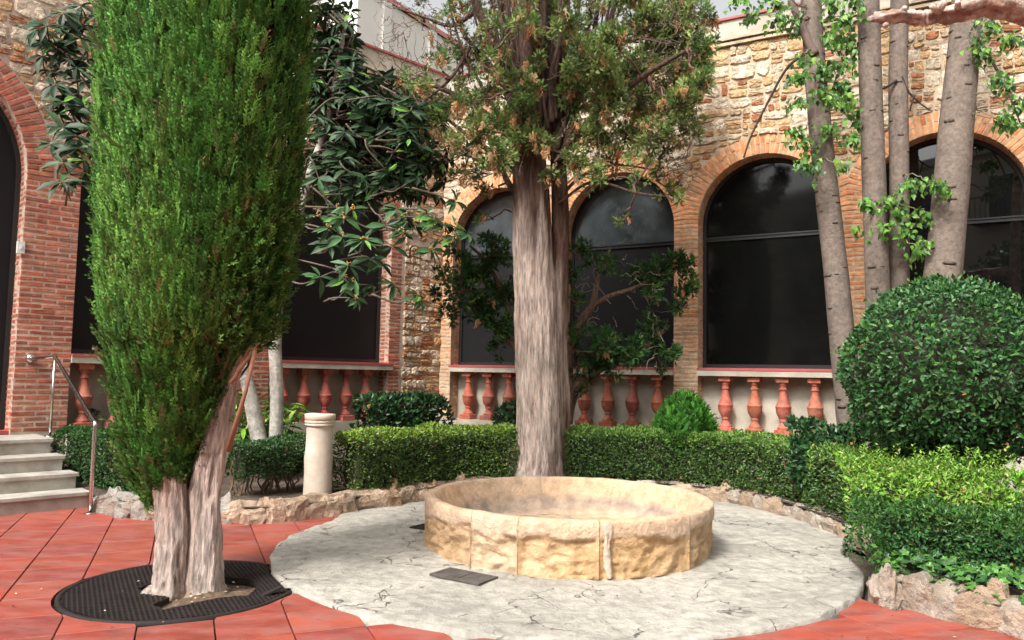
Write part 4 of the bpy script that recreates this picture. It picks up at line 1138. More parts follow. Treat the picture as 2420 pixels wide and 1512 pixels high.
# big clipped ball shrub
bc = at_y(2232, 888, 6.75)
blob_shrub('ball_shrub', 'large clipped ball shrub of glossy green leaves at the right edge', bc, 0.81, 2000, .056, [(0.036, 0.118, 0.032), (0.056, 0.165, 0.044), (0.022, 0.07, 0.023), (0.12, 0.24, 0.065), (0.5, 0.2, 0.06)], [4, 3.4, 2, .8, .012], squash=(1.0, 1.0, 1.02), mat='leaf', bulge=.07, stemz=.08)
t = bpy.data.objects['ball_shrub']
b = B(); pos = []; yd = []
for k in range(70):
    d = rnd(1)[0]; d[2] = abs(d[2]) * .9 + .05; d = norm(d); L = rng.uniform(.04, .13)
    for q in np.arange(0, L, .022):
        a_ = rnd(1)[0]; pos.append(bc + d * (.82 + q)); yd.append(d * .7 + a_ * .8)
pos, yd = np.array(pos), np.array(yd); n = len(pos)
scatter(b, LEAF, pos, yd, rnd(n) + [0, 0, .4], .048 * rng.uniform(.7, 1.2, n), mixcols(n, [(0.10, 0.25, 0.05), (0.06, 0.17, 0.04), (0.16, 0.31, 0.07)], [2, 2, 1]))
tag(b.build('stray_shoots', MAT['leaf'], t), kind='stuff')
# small round conifer, laurels
tc = at_y(1617, 985, 10.0)
blob_shrub('conifer_bush', 'small round bright green conifer bush in front of the brick pier', [tc[0], tc[1], .72], 0.36, 1500, .12, [(0.06, 0.20, 0.025), (0.09, 0.26, 0.03), (0.035, 0.11, 0.02)], [3, 2, 2], tpl=FANS[0], mat='needle', squash=(1, 1, 1.30), pointy=.35, bulge=.04, updir=.9, corek=.8)
LAU = [(0.028, 0.085, 0.026), (0.042, 0.12, 0.036), (0.018, 0.05, 0.02), (0.09, 0.2, 0.05)]
a, c = at_y(872, 960, 11.0)[:2], at_y(1032, 960, 11.6)[:2]
hedge('laurel_bush', 'glossy dark laurel bush below the rubble stone strip in the corner', [a, c], 0.26, 0.42, 1.06, 900, .10, LAU, [3, 3, 2, .5], cat='shrub', mat='leaf_gloss', gap=.1, bulge=.06)
lc = at_y(1193, 975, 11.2)
blob_shrub('laurel_bush', 'small dark laurel bush peeping out left of the central trunk', [lc[0] + .12, lc[1], .78], .26, 900, .09, LAU, [3, 3, 2, .5], cat='shrub', mat='leaf_gloss')
a, c = at_y(1900, 1000, 8.3)[:2], at_y(2040, 1000, 7.9)[:2]
hedge('laurel_bush', 'dark laurel bush between the curved hedge and the big ball shrub', [a, c], 0.24, 0.36, 1.0, 1100, .085, LAU, [3, 3, 2, .5], cat='shrub', mat='leaf_gloss', gap=.1, bulge=.07, roundr=.25)

# spotted laurel with long bright leaves
au = thing('spotted_laurel', 'spotted laurel plant with bright yellow green leaves behind two pale trunks', 'plant')
ac = at_y(628, 1000, 9.85); b = B(); lb = B()
for k in range(64):
    p0 = np.array([ac[0] + rng.normal(0, .1), ac[1] + rng.normal(0, .1), .1]); tip = np.array([ac[0] + rng.uniform(-.46, .46), ac[1] + rng.uniform(-.4, .2), rng.uniform(.5, 1.3)])
    tip[2] -= .35 * abs(tip[0] - ac[0])
    twig(b, p0, tip, .008, .004, 0, 4, .02, (0.10, 0.16, 0.05))
    n = 8; th_ = np.arange(n) * 2.4 + k
    yd = np.c_[np.cos(th_), np.sin(th_), rng.uniform(-.6, .5, n)]; pos = tip + np.c_[np.zeros((n, 2)), -np.arange(n) * .022]
    scatter(lb, LONG, pos, yd, np.array([0, 0, 1.0]) + rng.normal(0, .2, (n, 3)), .19 * rng.uniform(.7, 1.2, n), mixcols(n, [(0.18, 0.36, 0.045), (0.32, 0.46, 0.08), (0.08, 0.22, 0.04)], [3, 2, 2.5]))
b.build('stems', MAT['twig'], au); lb.build('foliage', MAT['leaf_gloss'], au)
# shrubs hanging in front of the first balustrade by the steps
for (px, py, Y, r, lab) in ((196, 868, 10.2, .24, 'small glossy shrub above the handrail in front of a terracotta baluster'), (200, 978, 9.9, .24, 'small variegated shrub below a terracotta baluster beside the handrail')):
    p = at_y(px, py, Y)
    blob_shrub('leafy_shrub', lab, p, r, 1000, .075, [(0.03, 0.095, 0.03), (0.05, 0.14, 0.04), (0.28, 0.34, 0.10)], [4, 3, .25], mat='leaf_gloss', squash=(1, 1, .7), corek=.6, bulge=.2)

# ------------------------------------------------------------------ trees
def ridged(K, n, seed, amp=.08, lobes=3, fine=.03):
    th_ = np.arange(n) * 2 * math.pi / n
    kk = np.arange(K)[:, None] / 7.0
    Q = np.stack([np.cos(th_)[None] * 1.6 + 0 * kk, np.sin(th_)[None] * 1.6 + 0 * kk, kk * .35 + 0 * th_[None]], -1).reshape(-1, 3)
    a = fbm(Q, 1.2, seed, 2).reshape(K, n); c = vnoise(Q, 5, seed + 3).reshape(K, n); e = vnoise(Q * [1, 1, .5], 11, seed + 5).reshape(K, n)
    g_ = np.maximum(0, 1 - np.abs(vnoise(Q * [1, 1, .55], 3.1, seed + 9).reshape(K, n)) * 5) + .6 * np.maximum(0, 1 - np.abs(vnoise(Q * [1, 1, .4], 6.5, seed + 11).reshape(K, n)) * 5)
    return 1 + amp * a + fine * c + fine * .7 * e - fine * 1.1 * g_
def trunk(b, pix, Y, radpx, n=44, seed=1, amp=.08, col=(0.5, 0.42, 0.36), fine=.03, flare=0.0, cols=None):
    """pix: list of (x, y) photo points along the axis at depth Y; radpx in photo px"""
    Ys = np.broadcast_to(np.asarray(Y, float), (len(pix),))
    P = np.array([at_y(x, y, q) for (x, y), q in zip(pix, Ys)])
    R = np.array([r * q / FPX for r, q in zip(radpx, Ys)])
    Pb = bez(P, 10); s = np.linspace(0, len(P) - 1, len(Pb)); Rb = np.interp(s, np.arange(len(P)), R)
    pf = ridged(len(Pb), n, seed, amp, 3, fine)
    V, F = tube(Pb, Rb, n, True, pf)
    c = np.asarray(col, float)
    if cols is not None: C = cols(V)
    else: C = np.tile(c, (len(V), 1))
    b.add(V, F, C)
    return Pb, Rb

# --- tall cypress on the left --------------------------------------------
cy = thing('cypress_tree', 'tall dense columnar cypress with bright green plumes growing from the iron grate', 'tree')
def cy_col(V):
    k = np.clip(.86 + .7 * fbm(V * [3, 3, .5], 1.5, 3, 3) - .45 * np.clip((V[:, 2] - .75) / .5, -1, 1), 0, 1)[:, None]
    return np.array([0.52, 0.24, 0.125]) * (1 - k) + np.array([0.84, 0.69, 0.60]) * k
b = B()
YC = 5.17
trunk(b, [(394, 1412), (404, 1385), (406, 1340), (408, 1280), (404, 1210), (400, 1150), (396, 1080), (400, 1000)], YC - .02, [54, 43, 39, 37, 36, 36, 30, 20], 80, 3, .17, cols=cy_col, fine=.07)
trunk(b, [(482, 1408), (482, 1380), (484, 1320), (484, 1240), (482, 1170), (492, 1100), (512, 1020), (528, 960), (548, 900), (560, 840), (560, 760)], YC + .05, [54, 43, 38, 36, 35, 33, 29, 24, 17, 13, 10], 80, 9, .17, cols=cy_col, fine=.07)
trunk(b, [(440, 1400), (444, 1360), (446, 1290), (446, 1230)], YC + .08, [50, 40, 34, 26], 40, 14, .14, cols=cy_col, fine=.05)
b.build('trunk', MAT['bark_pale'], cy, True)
b = B(); trunk(b, [(430, 1150), (450, 1000), (465, 800), (478, 500), (480, 200), (480, -200), (480, -900)], YC + .15, [30, 30, 26, 24, 20, 15, 6], 12, 4, .06, (0.2, 0.13, 0.09))
# rows of the crown outline (photo row, left, right)
rows = [(-2300, 470, 500), (-1500, 400, 560), (-900, 320, 650), (-400, 250, 720), (0, 216, 752), (150, 208, 756), (300, 205, 748), (450, 205, 730), (600, 208, 706), (700, 212, 690), (760, 216, 676), (800, 222, 655), (835, 230, 600), (900, 236, 556), (960, 246, 540), (1000, 252, 528), (1050, 262, 498), (1090, 270, 486), (1130, 276, 468), (1160, 288, 452), (1190, 300, 400), (1215, 322, 380)]
prof = []
for y, l, r in rows:
    A_, B_ = at_y(l, y, YC), at_y(r, y, YC); prof.append((A_[2], (A_[0] + B_[0]) / 2, (B_[0] - A_[0]) / 2))
prof = np.array(prof)[::-1]
pz = lambda z: (np.interp(z, prof[:, 0], prof[:, 1]), np.interp(z, prof[:, 0], prof[:, 2]))
for k in range(70):                                            # brown inner branches
    z = rng.uniform(.75, 4.4); cx, r = pz(z); th_ = rng.uniform(0, 6.28); zz = z - r * .9
    twig(b, [cx * .4 + .6 * (-1.9), YC + .12, max(.7, zz)], [cx + r * .82 * math.cos(th_), YC + .1 + r * .7 * math.sin(th_), z], .018, .006, 0, 5, .03, (0.22, 0.12, 0.08))
b.build('limbs', MAT['bark_pale'], cy)
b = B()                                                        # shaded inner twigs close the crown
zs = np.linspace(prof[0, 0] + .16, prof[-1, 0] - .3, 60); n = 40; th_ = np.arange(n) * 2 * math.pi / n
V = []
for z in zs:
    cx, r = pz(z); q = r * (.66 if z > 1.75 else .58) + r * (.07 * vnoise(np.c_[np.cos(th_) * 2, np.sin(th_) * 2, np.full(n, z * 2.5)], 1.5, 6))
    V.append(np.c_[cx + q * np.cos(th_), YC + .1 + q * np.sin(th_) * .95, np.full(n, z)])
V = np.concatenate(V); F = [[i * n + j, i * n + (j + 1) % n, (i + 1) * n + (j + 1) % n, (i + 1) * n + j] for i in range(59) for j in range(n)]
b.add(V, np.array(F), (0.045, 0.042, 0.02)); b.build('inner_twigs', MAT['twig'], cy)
CY_C = [(0.155, 0.37, 0.07), (0.26, 0.52, 0.105), (0.085, 0.225, 0.045), (0.20, 0.31, 0.07)]
b = B(); pos, yd, zh, sc_, cl, ti = [], [], [], [], [], []
NPL = 900
for k in range(NPL):
    z = (rng.uniform(prof[0, 0] - .04, 1.9) if k < 380 else rng.uniform(1.5, 4.5)) if k < 860 else rng.uniform(5.0, 7.2)
    th_ = rng.uniform(0, 2 * math.pi) if rng.random() < .24 else -math.pi * 1.04 + 1.08 * math.pi * ((k * 0.6180339) % 1)
    cx, r = pz(z); hgt = rng.uniform(.40, 1.05) * (1 if z > 1.2 else .5); pr = rng.uniform(.045, .08); lim = rng.choice([.87, .92, .96, 1.0, 1.02], p=[.10, .18, .28, .28, .16])
    rad0 = max(.03, r * rng.uniform(.88, .99) - pr * .5 - .105 * min(1, r / .7))
    outw = np.array([math.cos(th_), math.sin(th_), 0]); base = np.array([cx, YC + .1, z]) + outw * [rad0, rad0 * .95, 0]
    lean = .10 + .06 * rng.random()
    tone = CY_C[rng.choice(4, p=[.4, .3, .22, .08])] if math.cos(th_) < .55 else CY_C[rng.choice(4, p=[.26, .1, .34, .30])]  # right flank picks darker tones, light from the left painted into the plumes
    tone = np.array(tone) * rng.uniform(.66, 1.22) * (1 if lim > .93 else .85); tone = tone[None] * (.82 + .4 * 0)  # recessed plumes darkened, groove shade put into their colour
    m = int(10 + hgt * 38)
    t = rng.random(m) ** .85
    wid = pr * np.clip(1.15 - t, 0, 1) ** .7 * np.clip(.45 + t * 2.2, 0, 1)
    d = rnd(m) * [1, 1, .2]; d = norm(d + outw * .75)
    cxs, rs = pz(z + t * hgt)
    shift = np.clip(rs - r, -.5, .5)[:, None] * outw
    p = base + np.c_[np.zeros((m, 2)), t * hgt] + outw * (lean * hgt * .15 * t)[:, None] + d * wid[:, None] + shift
    ax_ = np.c_[pz(p[:, 2])[0], np.full(m, YC + .1)]; q_ = p[:, :2] - ax_; ql = np.linalg.norm(q_ / [1, .95], axis=1); fx = np.minimum(1, np.maximum(.05, pz(p[:, 2])[1] * .97 * lim - .06) / (ql + 1e-6)); p[:, :2] = ax_ + q_ * fx[:, None]
    pos.append(p); yd.append(np.c_[d[:, :2] * .30, np.ones(m)] + rng.normal(0, .10, (m, 3))); zh.append(outw + rng.normal(0, .4, (m, 3)))
    sc_.append(rng.uniform(.09, .18, m) * np.where(t > .8, .8, 1)); cl.append(tone * (1 + rng.uniform(-.2, .25, (m, 1))))
pos, yd, zh, sc_, cl = map(np.concatenate, (pos, yd, zh, sc_, cl))
lowk = rng.random(len(pos)) < .012; cl[lowk] = (0.42, 0.26, 0.12)
pick = rng.integers(0, 5, len(pos))
for q in range(5):
    kq = pick == q; scatter(b, SPRAYS[q], pos[kq], yd[kq], zh[kq], sc_[kq], cl[kq])
# older foliage behind the outer plumes
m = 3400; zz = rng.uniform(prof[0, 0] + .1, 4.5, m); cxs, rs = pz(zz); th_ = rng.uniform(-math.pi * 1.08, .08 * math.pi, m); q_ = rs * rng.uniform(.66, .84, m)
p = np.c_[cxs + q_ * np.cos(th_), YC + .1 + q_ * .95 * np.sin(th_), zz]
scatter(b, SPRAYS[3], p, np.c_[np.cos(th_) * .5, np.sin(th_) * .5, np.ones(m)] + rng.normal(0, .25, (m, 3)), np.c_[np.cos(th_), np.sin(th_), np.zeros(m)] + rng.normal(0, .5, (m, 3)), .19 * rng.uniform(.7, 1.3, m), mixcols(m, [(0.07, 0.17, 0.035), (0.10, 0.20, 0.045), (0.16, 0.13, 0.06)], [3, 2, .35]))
# sparse looser sprays on the right flank and hanging low on the trunk
m = 260; zz = rng.uniform(1.55, 2.6, m); cxs, rs = pz(zz); th_ = rng.uniform(-.9, .3, m)
p = np.c_[cxs + (rs * .93 - .07) * np.cos(th_), YC + .1 + (rs * .93 - .07) * np.sin(th_) * .9, zz]
scatter(b, FANS[1], p, np.c_[np.cos(th_), np.sin(th_) - .3, rng.uniform(-.1, 1.0, m)], rnd(m), .10 * rng.uniform(.7, 1.3, m), mixcols(m, [(0.11, 0.19, 0.045), (0.16, 0.27, 0.06), (0.07, 0.14, 0.035)], [2, 1, 2]))
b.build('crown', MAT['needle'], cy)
b = B()
P0, P1 = at_y(602, 828, 5.0), at_y(538, 1066, 5.0)
V, F = tube([P0, P0 * .6 + P1 * .4 + [.012, 0, 0], P1], [.014, .012, .02], 8); b.add(V, F, (0.30, 0.13, 0.08))
twig(b, at_y(604, 822, 5.0), at_y(545, 905, 5.03), .012, .014, 0, 6, .01, (0.3, 0.14, 0.08)); twig(b, at_y(590, 820, 5.02), at_y(560, 880, 5.02), .008, .01, 0, 6, .01, (0.3, 0.14, 0.08))
b.build('dead_branch', MAT['twig'], cy, True)

# --- central old conifer ---------------------------------------------------
ct = thing('conifer_tree', 'old conifer with thick silvery trunk rising behind the basin under an olive green crown', 'tree')
YT = 9.75
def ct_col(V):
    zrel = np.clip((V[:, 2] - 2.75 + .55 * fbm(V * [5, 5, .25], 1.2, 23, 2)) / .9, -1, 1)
    k = np.clip(.62 + .6 * fbm(V * [2.6, 2.6, .35], 1.6, 13, 3) - 1.0 * zrel * (zrel > 0) - .25 * zrel - .55 * np.clip((V[:, 0] - .52) / .15, -.5, 1), 0, 1)[:, None]  # bark browner above and right, with crown shade and side light painted in
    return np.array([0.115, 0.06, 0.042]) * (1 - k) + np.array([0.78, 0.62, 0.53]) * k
b = B()
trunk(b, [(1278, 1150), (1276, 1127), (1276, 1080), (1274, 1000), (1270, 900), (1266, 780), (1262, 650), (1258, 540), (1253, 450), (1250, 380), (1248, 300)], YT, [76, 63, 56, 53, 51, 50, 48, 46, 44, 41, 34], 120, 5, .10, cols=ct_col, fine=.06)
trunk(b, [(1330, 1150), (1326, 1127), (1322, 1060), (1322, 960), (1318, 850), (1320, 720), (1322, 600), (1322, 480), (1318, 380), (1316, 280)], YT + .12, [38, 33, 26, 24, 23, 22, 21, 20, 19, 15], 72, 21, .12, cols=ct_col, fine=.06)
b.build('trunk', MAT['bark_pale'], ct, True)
RED = (0.115, 0.068, 0.05)
lim = [([(1240, 380), (1225, 250), (1205, 120), (1190, 0), (1170, -200)], [20, 18, 15, 13, 8], .1), ([(1252, 360), (1248, 200), (1240, 60), (1235, -150)], [22, 18, 14, 10], -.15), ([(1262, 340), (1268, 200), (1275, 80), (1280, -180)], [18, 17, 15, 10], .0),
       ([(1290, 360), (1292, 220), (1300, 90), (1318, -120)], [16, 15, 13, 9], .2), ([(1318, 380), (1322, 240), (1332, 110), (1345, -150)], [16, 14, 12, 8], .1), ([(1238, 330), (1205, 215), (1165, 110), (1120, 0), (1080, -120)], [14, 13, 11, 9, 6], -.2),
       ([(1228, 280), (1180, 150), (1145, 60), (1110, -60)], [11, 10, 9, 6], .3), ([(1325, 330), (1380, 200), (1430, 90), (1470, -60)], [12, 10, 8, 5], .2), ([(1325, 360), (1420, 260), (1520, 180), (1620, 120)], [11, 9, 7, 4], -.3),
       ([(1238, 480), (1200, 430), (1175, 370), (1150, 320)], [8, 7, 5, 3], .3), ([(1320, 470), (1370, 420), (1450, 390), (1540, 400)], [5, 4, 3, 2], .3), ([(1225, 330), (1120, 250), (1020, 200), (930, 180)], [9, 7, 5, 3], .1),
       ([(1140, 60), (1100, 130), (1060, 190), (1000, 240)], [6, 5, 4, 2], -.1), ([(1130, 20), (1070, 60), (1000, 40), (940, 20)], [7, 5, 3, 2], 0), ([(1220, 400), (1120, 330), (1040, 270)], [8, 6, 3], .2), ([(1320, 480), (1400, 430), (1500, 455), (1580, 465)], [4, 3.5, 3, 2], -.3)]
b = B()
for pts, rad, dy in lim: 
    trunk(b, pts, np.linspace(YT, YT + dy * 3, len(pts)), rad, 12, len(pts), .1, RED, .05)
for k in range(46):
    xa = rng.uniform(1205, 1335); xb = 1270 + (xa - 1270) * rng.uniform(.6, 3.2) + rng.normal(0, 40); r0 = rng.uniform(3, 9)
    ya = rng.uniform(200, 380); dy = rng.uniform(-.35, .45)
    trunk(b, [(xa, ya), (xa * .6 + xb * .4 + rng.normal(0, 8), ya * .6), (xa * .3 + xb * .7 + rng.normal(0, 10), ya * .3), (xb, -60)], np.linspace(YT + rng.uniform(-.15, .15), YT + dy, 4), [r0, r0 * .85, r0 * .7, r0 * .5], 7, k, .1, np.array(RED) * rng.uniform(.5, 1.15), .05)
limb_pts = [at_y(x, y, YT + dy * 1.5) for pts, rad, dy in lim for (x, y) in pts]
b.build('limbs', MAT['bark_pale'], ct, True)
puffs = [(1090, 180, 45, .55), (1040, 140, 45, .4), (1150, 150, 42, .6), (1110, 240, 45, .7), (1050, 330, 40, .5), (990, 180, 40, .3), (1165, 60, 40, .5), (1080, 20, 40, .4), (1140, 450, 32, .5), (1275, 90, 40, .7), (1320, 150, 40, .8), (1230, 60, 40, .6), (1300, 15, 45, .8), (1200, 130, 38, .6), (1340, 60, 45, 1.2), (1175, 30, 40, .5), (1250, 0, 40, .6), (1360, 170, 40, 1.4), (1400, 140, 55, 2), (1360, 90, 45, 1), (1440, 235, 55, 2), (1500, 170, 60, 2), (1560, 110, 60, 2), (1590, 60, 55, 2), (1640, 130, 50, 2), (1650, 200, 42, 2), (1560, 250, 55, 2), (1610, 240, 45, 1.4), (1480, 320, 55, 1.4), (1400, 310, 50, 1.6), (1350, 230, 48, 1.6), (1345, 380, 40, 1.3), (1400, 410, 45, .8), (1545, 330, 55, 1.2), (1620, 300, 45, .9), (1500, 400, 45, .5), (1350, 300, 40, 1.4), (1450, 90, 50, 1.6), (1520, 40, 55, 1.8), (1610, 5, 50, 1.6), (1480, -30, 60, 1.6), (1390, 10, 45, .7), (1410, 190, 45, 1.8), (1660, 100, 35, 1.5),
         (1590, 170, 50, 2), (1440, 160, 40, 1.6), (1520, 240, 45, 1.5), (1570, 30, 50, 2), (1650, 40, 40, 1.6),
         (1150, 215, 45, 1.3), (1190, 290, 48, 1.8), (1235, 265, 42, 1.8), (1250, 210, 40, 1.4), (1130, 300, 42, 1.2), (1105, 350, 42, 1.1), (1175, 370, 45, 1.5), (1225, 330, 42, 1.6), (1065, 260, 48, .8), (1000, 290, 50, .5), (960, 230, 50, .45), (1110, 130, 45, .9), (1060, 70, 45, .5), (1160, 95, 40, .9), (1120, 400, 35, .6), (1020, 210, 40, .5), (1280, 330, 35, 1.2), (1300, 410, 30, .8), (1215, 190, 35, .9), (1130, 20, 40, .5), (1085, 415, 30, .4), (1000, 30, 40, .25), (1580, 455, 38, .5), (1610, 470, 25, .4), (1140, 520, 30, .3), (1470, 520, 28, .25), (1265, 150, 35, .6), (1560, 400, 40, .4), (1440, 380, 50, .7)]
OL = [(0.18, 0.245, 0.07), (0.30, 0.38, 0.125), (0.085, 0.12, 0.04), (0.13, 0.245, 0.06)]
b = B(); tw = B(); dead = B()
limb_pts = np.array(limb_pts)
def conifer_puff(px, py, rp, dn, Y, cols, wts, deadp=.06, spread=.8, size=.066):
    c = at_y(px, py, Y); R = rp * Y / FPX
    n = int(410 * dn * (rp / 45) ** 2)
    # several small tufts per puff
    nt_ = max(3, int(n / 19)); tc_ = c + rnd(nt_) * (R * rng.random((nt_, 1)) ** .5) * [1, spread, .9]
    k = rng.integers(0, nt_, n); off = rnd(n); p = tc_[k] + off * [.7, .7, 1.1] * (R * .25 * rng.random((n, 1)) ** .5)
    tone = mixcols(nt_, cols, wts, .25)
    col = tone[k] * (1 + rng.uniform(-.15, .15, (n, 1)))
    yd = off + norm(p - c) * .5 + [0, -.15, .35]
    pk = rng.integers(0, 5, n)
    for q in range(5): scatter(b_, FINE[q], p[pk == q], yd[pk == q], (rnd(n) + [0, -.5, .3])[pk == q], size * rng.uniform(.7, 1.25, (pk == q).sum()), col[pk == q])
    nd = rng.poisson(deadp * n * .9)
    if nd:
        tq = rng.integers(0, nt_, max(1, nd // 7 + 1)); kk = tq[rng.integers(0, len(tq), nd)]
        pd = tc_[kk] + rnd(nd) * .05 + [0, -.05, -.02]
        scatter(dead, FANS[2], pd, rnd(nd) * .45 + [0, 0, -1.0], rnd(nd), .12 * rng.uniform(.7, 1.3, nd), mixcols(nd, [(0.48, 0.27, 0.13), (0.38, 0.17, 0.07), (0.55, 0.37, 0.2)], [2, 2, 1]))
    for q in tc_[::2]: twig(tw, c + rng.normal(0, .04, 3), q, .008, .004, .03, 4, .05, (0.16, 0.10, 0.07), 5)
    return c
b_ = b
for px, py, rp, dn in puffs:
    Y = YT + rng.uniform(-.9, .55)
    if 1190 < px < 1350 and py > 150: Y = YT - rng.uniform(.35, .8)
    c = conifer_puff(px, py, rp, dn, Y, OL, [3, 2.4, 2, 1.6], .022 if px > 1300 else .055)
    near = limb_pts[np.argmin(np.linalg.norm(limb_pts - c, axis=1))]
    twig(tw, near, c, .018, .007, .04, 6, .05, (0.17, 0.10, 0.07), 8)
for k in range(760):                                            # bare dead twigs through the whole crown
    px, py = (rng.uniform(880, 1230), rng.uniform(-20, 440)) if rng.random() < .6 else (rng.uniform(1330, 1680), rng.uniform(-40, 430))
    Y = YT + rng.uniform(-.7, .5); a = at_y(px, py, Y); near = limb_pts[np.argsort(np.linalg.norm(limb_pts - a, axis=1))[rng.integers(0, 4)]]
    q = a + (near - a) * rng.uniform(.25, .7)
    twig(tw, q, a, rng.uniform(.004, .009), .0025, .05, 4, .06, (0.20, 0.145, 0.11) if rng.random() < .7 else (0.09, 0.06, 0.045), 8)
b.build('crown', MAT['needle'], ct); tag(tw.build('twigs', MAT['twig'], ct), kind='stuff'); dead.build('dead_sprays', MAT['needle'], ct)

# --- dark evergreen behind the central trunk -------------------------------
yt = thing('evergreen_shrub_tree', 'dark low evergreen with a leaning forked trunk behind the central conifer', 'tree')
b = B(); YY_ = 10.75
for pts, rad in (([(1338, 1000), (1352, 930), (1375, 900), (1420, 870), (1470, 845), (1530, 815), (1580, 770)], [15, 14, 12, 10, 9, 6, 4]), ([(1335, 1000), (1342, 880), (1352, 810), (1380, 750), (1400, 720), (1412, 660), (1440, 590)], [13, 12, 11, 10, 8, 6, 3]),
                 ([(1395, 725), (1440, 700), (1500, 680), (1560, 650), (1610, 630)], [6, 6, 5, 4, 3]), ([(1325, 1000), (1290, 880), (1230, 830), (1180, 780), (1120, 700), (1060, 660)], [12, 11, 9, 8, 6, 3]), ([(1230, 830), (1190, 700), (1150, 620), (1110, 580)], [7, 6, 4, 3])):
    trunk(b, pts, YY_, rad, 14, 4, .1, (0.20, 0.12, 0.08), .06)
b.build('trunk', MAT['bark_pale'], yt, True)
b_ = B(); tw = B(); dead = B()
DK = [(0.04, 0.10, 0.028), (0.06, 0.15, 0.036), (0.026, 0.06, 0.02), (0.11, 0.21, 0.05)]
for px, py, rp, dn in [(1170, 600, 42, 1.5), (1120, 640, 45, 1.8), (1180, 690, 45, 1.7), (1090, 690, 42, 1.4), (1130, 730, 45, 1.7), (1190, 770, 38, 1.2), (1060, 650, 35, .8), (1170, 830, 30, .7), (1080, 600, 30, .6), (1150, 560, 30, .7), (1030, 700, 28, .5), (1060, 740, 32, .8),
                       (1370, 600, 35, 1.2), (1420, 610, 35, 1.0), (1350, 650, 30, 1.0), (1500, 650, 35, 1.2), (1550, 640, 38, 1.5), (1600, 620, 38, 1.6), (1620, 670, 35, 1.5), (1600, 710, 32, 1.1), (1540, 700, 32, .7), (1440, 810, 42, 1.5), (1490, 830, 42, 1.5), (1400, 840, 38, 1.3), (1540, 790, 38, 1.1), (1580, 830, 35, .9), (1370, 790, 35, 1.1), (1560, 860, 28, .7), (1380, 870, 35, 1.0), (1450, 870, 30, .9), (1370, 910, 25, .6), (1545, 760, 28, .8), (1355, 700, 28, .8), (1430, 640, 22, .5)]:
    c = conifer_puff(px, py, rp * .95, dn * 1.05, YY_ + rng.uniform(-.35, .2), DK, [3, 2, 2.5, .5], .004, .7, .075)
for k in range(60):
    a = at_y(rng.uniform(1350, 1600), rng.uniform(560, 880), YY_ + rng.uniform(-.3, .1)); twig(tw, a, a + rng.normal(0, .16, 3), .005, .002, .02, 4, .08, (0.26, 0.22, 0.17), 6)
b_.build('crown', MAT['needle'], yt); tag(tw.build('twigs', MAT['twig'], yt), kind='stuff')
if dead.n: dead.build('dead_sprays', MAT['needle'], yt)

# --- loquat with two pale trunks ---------------------------------------------
lq = thing('loquat_tree', 'loquat tree with two pale grey trunks and rosettes of long dark leaves behind the cypress', 'tree')
YQ = 9.3
b = B(); GREYB = (0.50, 0.47, 0.41)
q1, _ = trunk(b, [(652, 1100), (652, 1040), (654, 960), (652, 880), (650, 815), (655, 720), (690, 560), (730, 420), (770, 300), (800, 150), (815, 60)], np.linspace(YQ, YQ - .3, 11), [17, 16, 15.5, 15, 15, 14, 12, 11, 9, 6, 4], 26, 4, .05, GREYB, .02)
q2, _ = trunk(b, [(622, 1100), (612, 1040), (598, 970), (585, 910), (570, 860), (545, 780), (480, 600), (380, 400), (260, 250), (160, 180)], np.linspace(YQ + .05, YQ + .1, 10), [19, 18, 17, 15, 14, 13, 12, 10, 7, 4], 26, 8, .06, GREYB, .02)
b.build('trunk', MAT['bark_grey'], lq, True)
ros = []
for x, y in [(330, 220), (330, 540), (550, 560), (540, 720), (720, 740), (350, 1060), (590, 960), (770, 900), (860, 950), (780, 1130), (970, 1120), (1180, 1220), (1190, 1260), (650, 1240), (1290, 830), (1430, 800), (1070, 560), (1320, 580), (1600, 690), (500, 480), (620, 480), (420, 640), (430, 780), (560, 1080), (900, 620), (960, 800), (1050, 680), (1150, 620), (1250, 520), (1400, 620), (1500, 640), (1500, 420), (1480, 720), (620, 1100), (700, 480), (1000, 480)]:
    ros.append(((1100 + x / 2.16) * .6, (600 + y / 2.16) * .6, rng.uniform(-.9, -.3), 1))
for k in range(330):
    x = rng.uniform(735, 1000); y = rng.uniform(180, 470)
    if (x - 755) / 245 > 1.15 - abs(y - 400) / 330 + .2: continue
    ros.append((x, y, rng.uniform(-.5, .6), 0))
for k in range(80): ros.append((rng.uniform(860, 1060), rng.uniform(230, 470), rng.uniform(-.2, .7), 0))
for k in range(70): ros.append((rng.uniform(735, 835), rng.uniform(10, 250), rng.uniform(-.4, .5), 0))
for x, y in [(110, 60), (150, 30), (190, 15), (100, 130), (150, 120), (190, 90), (130, 200), (170, 230), (190, 290), (120, 165), (150, 300), (185, 350), (120, 340), (150, 385), (165, 430), (195, 420), (145, 430), (200, 190), (160, 75), (205, 140), (115, 100), (200, 250), (90, 70), (140, 265), (180, 160), (150, 170), (210, 310), (215, 60), (140, 215), (165, 260), (190, 245), (155, 345), (180, 320), (200, 380), (130, 100), (170, 50), (165, 140), (195, 60), (200, 340), (150, 240)]: ros.append((x, y, rng.uniform(-1.75, -1.3), 0))
leaves = []; tw = B(); trunkpts = np.vstack([q1[60:], q2[50:]]) if len(q1) > 60 else np.vstack([q1, q2])
trunkpts = np.vstack([q1[len(q1) // 2:], q2[len(q2) // 2:]])
fruit = B()
